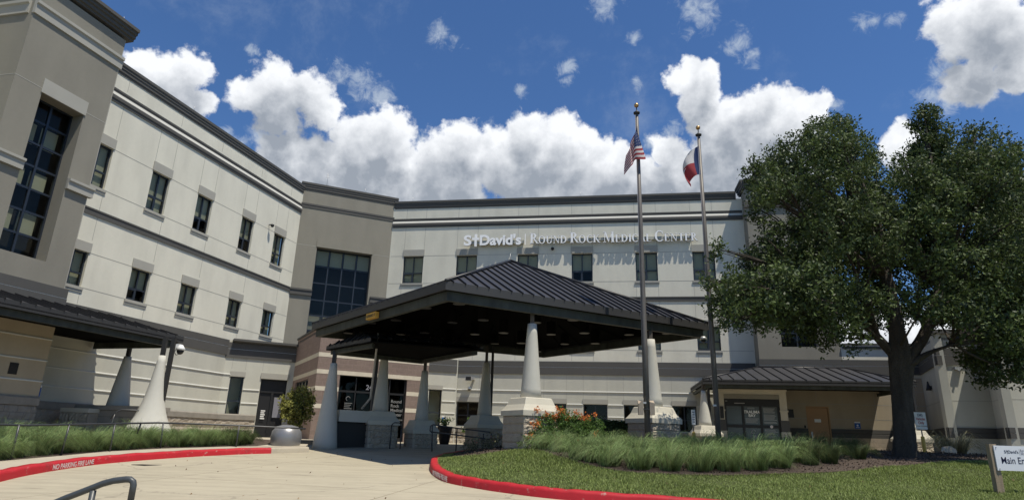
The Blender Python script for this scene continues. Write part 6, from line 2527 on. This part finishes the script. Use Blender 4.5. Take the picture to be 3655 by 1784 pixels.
for a, b in ((.07, 1.745), (.07, 1.36), (1.68, 1.745), (1.68, 1.36)):
    q = fb.P(a, b, .02); mb.box(q.x - .007, q.x + .007, q.y - .012, q.y + .0, q.z - .007, q.z + .007)
mb.build('bolt', 'metal_light', t)


def bollard_sign(x, y, zs, z1, label, big, head):
    t = thing('bollard_sign', (x, y, surf(x, y)), label, 'sign')
    g_ = surf(x, y)
    mb = MB(); mb.lathe(x, y, [(.06, g_ - .05), (.06, zs - .03), (.03, zs)], 16); mb.build('bollard', 'yellow', t)
    mb = MB(); mb.tube([(x, y, zs - .05), (x, y, z1 - .05)], .022, 8); mb.build('post', 'metal_light', t)
    f = Frame(x, y, math.sin(R(head)), math.cos(R(head)))
    w = .19 if big else .07
    mb = MB(); f.box(mb, -w, w, z1 - (.45 if big else .5), z1, .03, .045)
    if big: f.box(mb, -w, w, z1 - .57, z1 - .47, .03, .045)
    mb.build('plate', 'white_paint', t)
    if big:
        text_obj('lettering', 'EMS', .125, 'grey_text', fmat(f, 0, z1 - .14, .047), .001, .002, t, align='CENTER', sx=.85)
        text_obj('lettering', 'Vehicles', .125, 'sign_red', fmat(f, 0, z1 - .265, .047), .001, .002, t, align='CENTER', sx=.74)
        text_obj('lettering', 'Only', .125, 'sign_red', fmat(f, 0, z1 - .39, .047), .001, .002, t, align='CENTER', sx=.8)
    else:
        mb = MB()
        for k in range(5): f.box(mb, -w * .6, w * .6, z1 - .1 - .08 * k, z1 - .07 - .08 * k, .045, .048)
        mb.build('small_print', 'grey_text', t)
    return t


bollard_sign(14.22, 22.0, 2.15, 2.94, 'white EMS vehicles sign on a yellow bollard to the right of the oak trunk', True, 92)
bollard_sign(6.39, 22.0, 2.07, 2.80, 'narrow white sign on a yellow bollard between the second column and the ambulance canopy', False, 80)
t = thing('utility_box', (5.35, 17.6, 1.4), 'small pale green utility box half hidden in the grass clumps', 'utility box')
mb = MB(); mb.box(5.22, 5.5, 17.5, 17.75, 1.35, 1.72); mb.box(5.2, 5.52, 17.48, 17.77, 1.72, 1.76); mb.build('cabinet', 'metal_light', t)

# painted words on the kerbs
def kerb_text(body, a, b, size, name, label, z_off=.03, group=None):
    fr = Frame(a[0], a[1], b[0] - a[0], b[1] - a[1])
    L = math.hypot(b[0] - a[0], b[1] - a[1])
    za = H(*a) + z_off; zb = H(*b) + z_off
    M = fmat(fr, 0, za, .012) @ Matrix.Rotation(math.atan2(zb - za, L), 4, 'Z')
    o = text_obj(name, body, size, 'white_paint', M, .0008, .003, None)
    w = max(v.co.dot(Vector((fr.d.x, fr.d.y, 0))) for v in o.data.vertices) - min(v.co.dot(Vector((fr.d.x, fr.d.y, 0))) for v in o.data.vertices)
    bpy.data.objects.remove(o)
    o = text_obj(name, body, size, 'worn_paint', M, .0008, .003, None, sx=L / w)
    return tag(o, label, 'road marking')


kerb_text('NO PARKING FIRE LANE', (-8.925, 13.0), (-8.99, 14.35), .135, 'kerb_lettering', 'white fire lane warning painted on the left red kerb')
kerb_text('NO PARKING FIRE LANE', (-1.555, 14.15), (-1.13, 12.95), .135, 'kerb_lettering', 'white fire lane warning painted on the red kerb at the island tip')
# dark drain slot in the kerb line and painted stall lines beyond the canopy
mb = MB(); mb.prism([(-8.3, 14.6), (-7.95, 14.5), (-7.7, 14.75), (-8.2, 14.85)], H(0, 14.6) + .004, H(0, 14.6) + .012)
tag(mb.build('drain_grate', 'black'), 'small dark grate lying in the drive near the left kerb', 'drain')
mb = MB()
for a, b in (((-3.6, 21.0), (-2.2, 21.5)), ((-5.2, 21.2), (-3.8, 20.9)), ((-2.0, 20.6), (-1.2, 21.2))):
    d = Vector((b[0] - a[0], b[1] - a[1])).normalized() * .05; n_ = Vector((-d.y, d.x))
    za, zb = H(*a) + .006, H(*b) + .006
    mb.quad((a[0] - n_.x, a[1] - n_.y, za), (b[0] - n_.x, b[1] - n_.y, zb), (b[0] + n_.x, b[1] + n_.y, zb), (a[0] + n_.x, a[1] + n_.y, za))
tag(mb.build('painted_lines', 'road_line'), kind='structure')
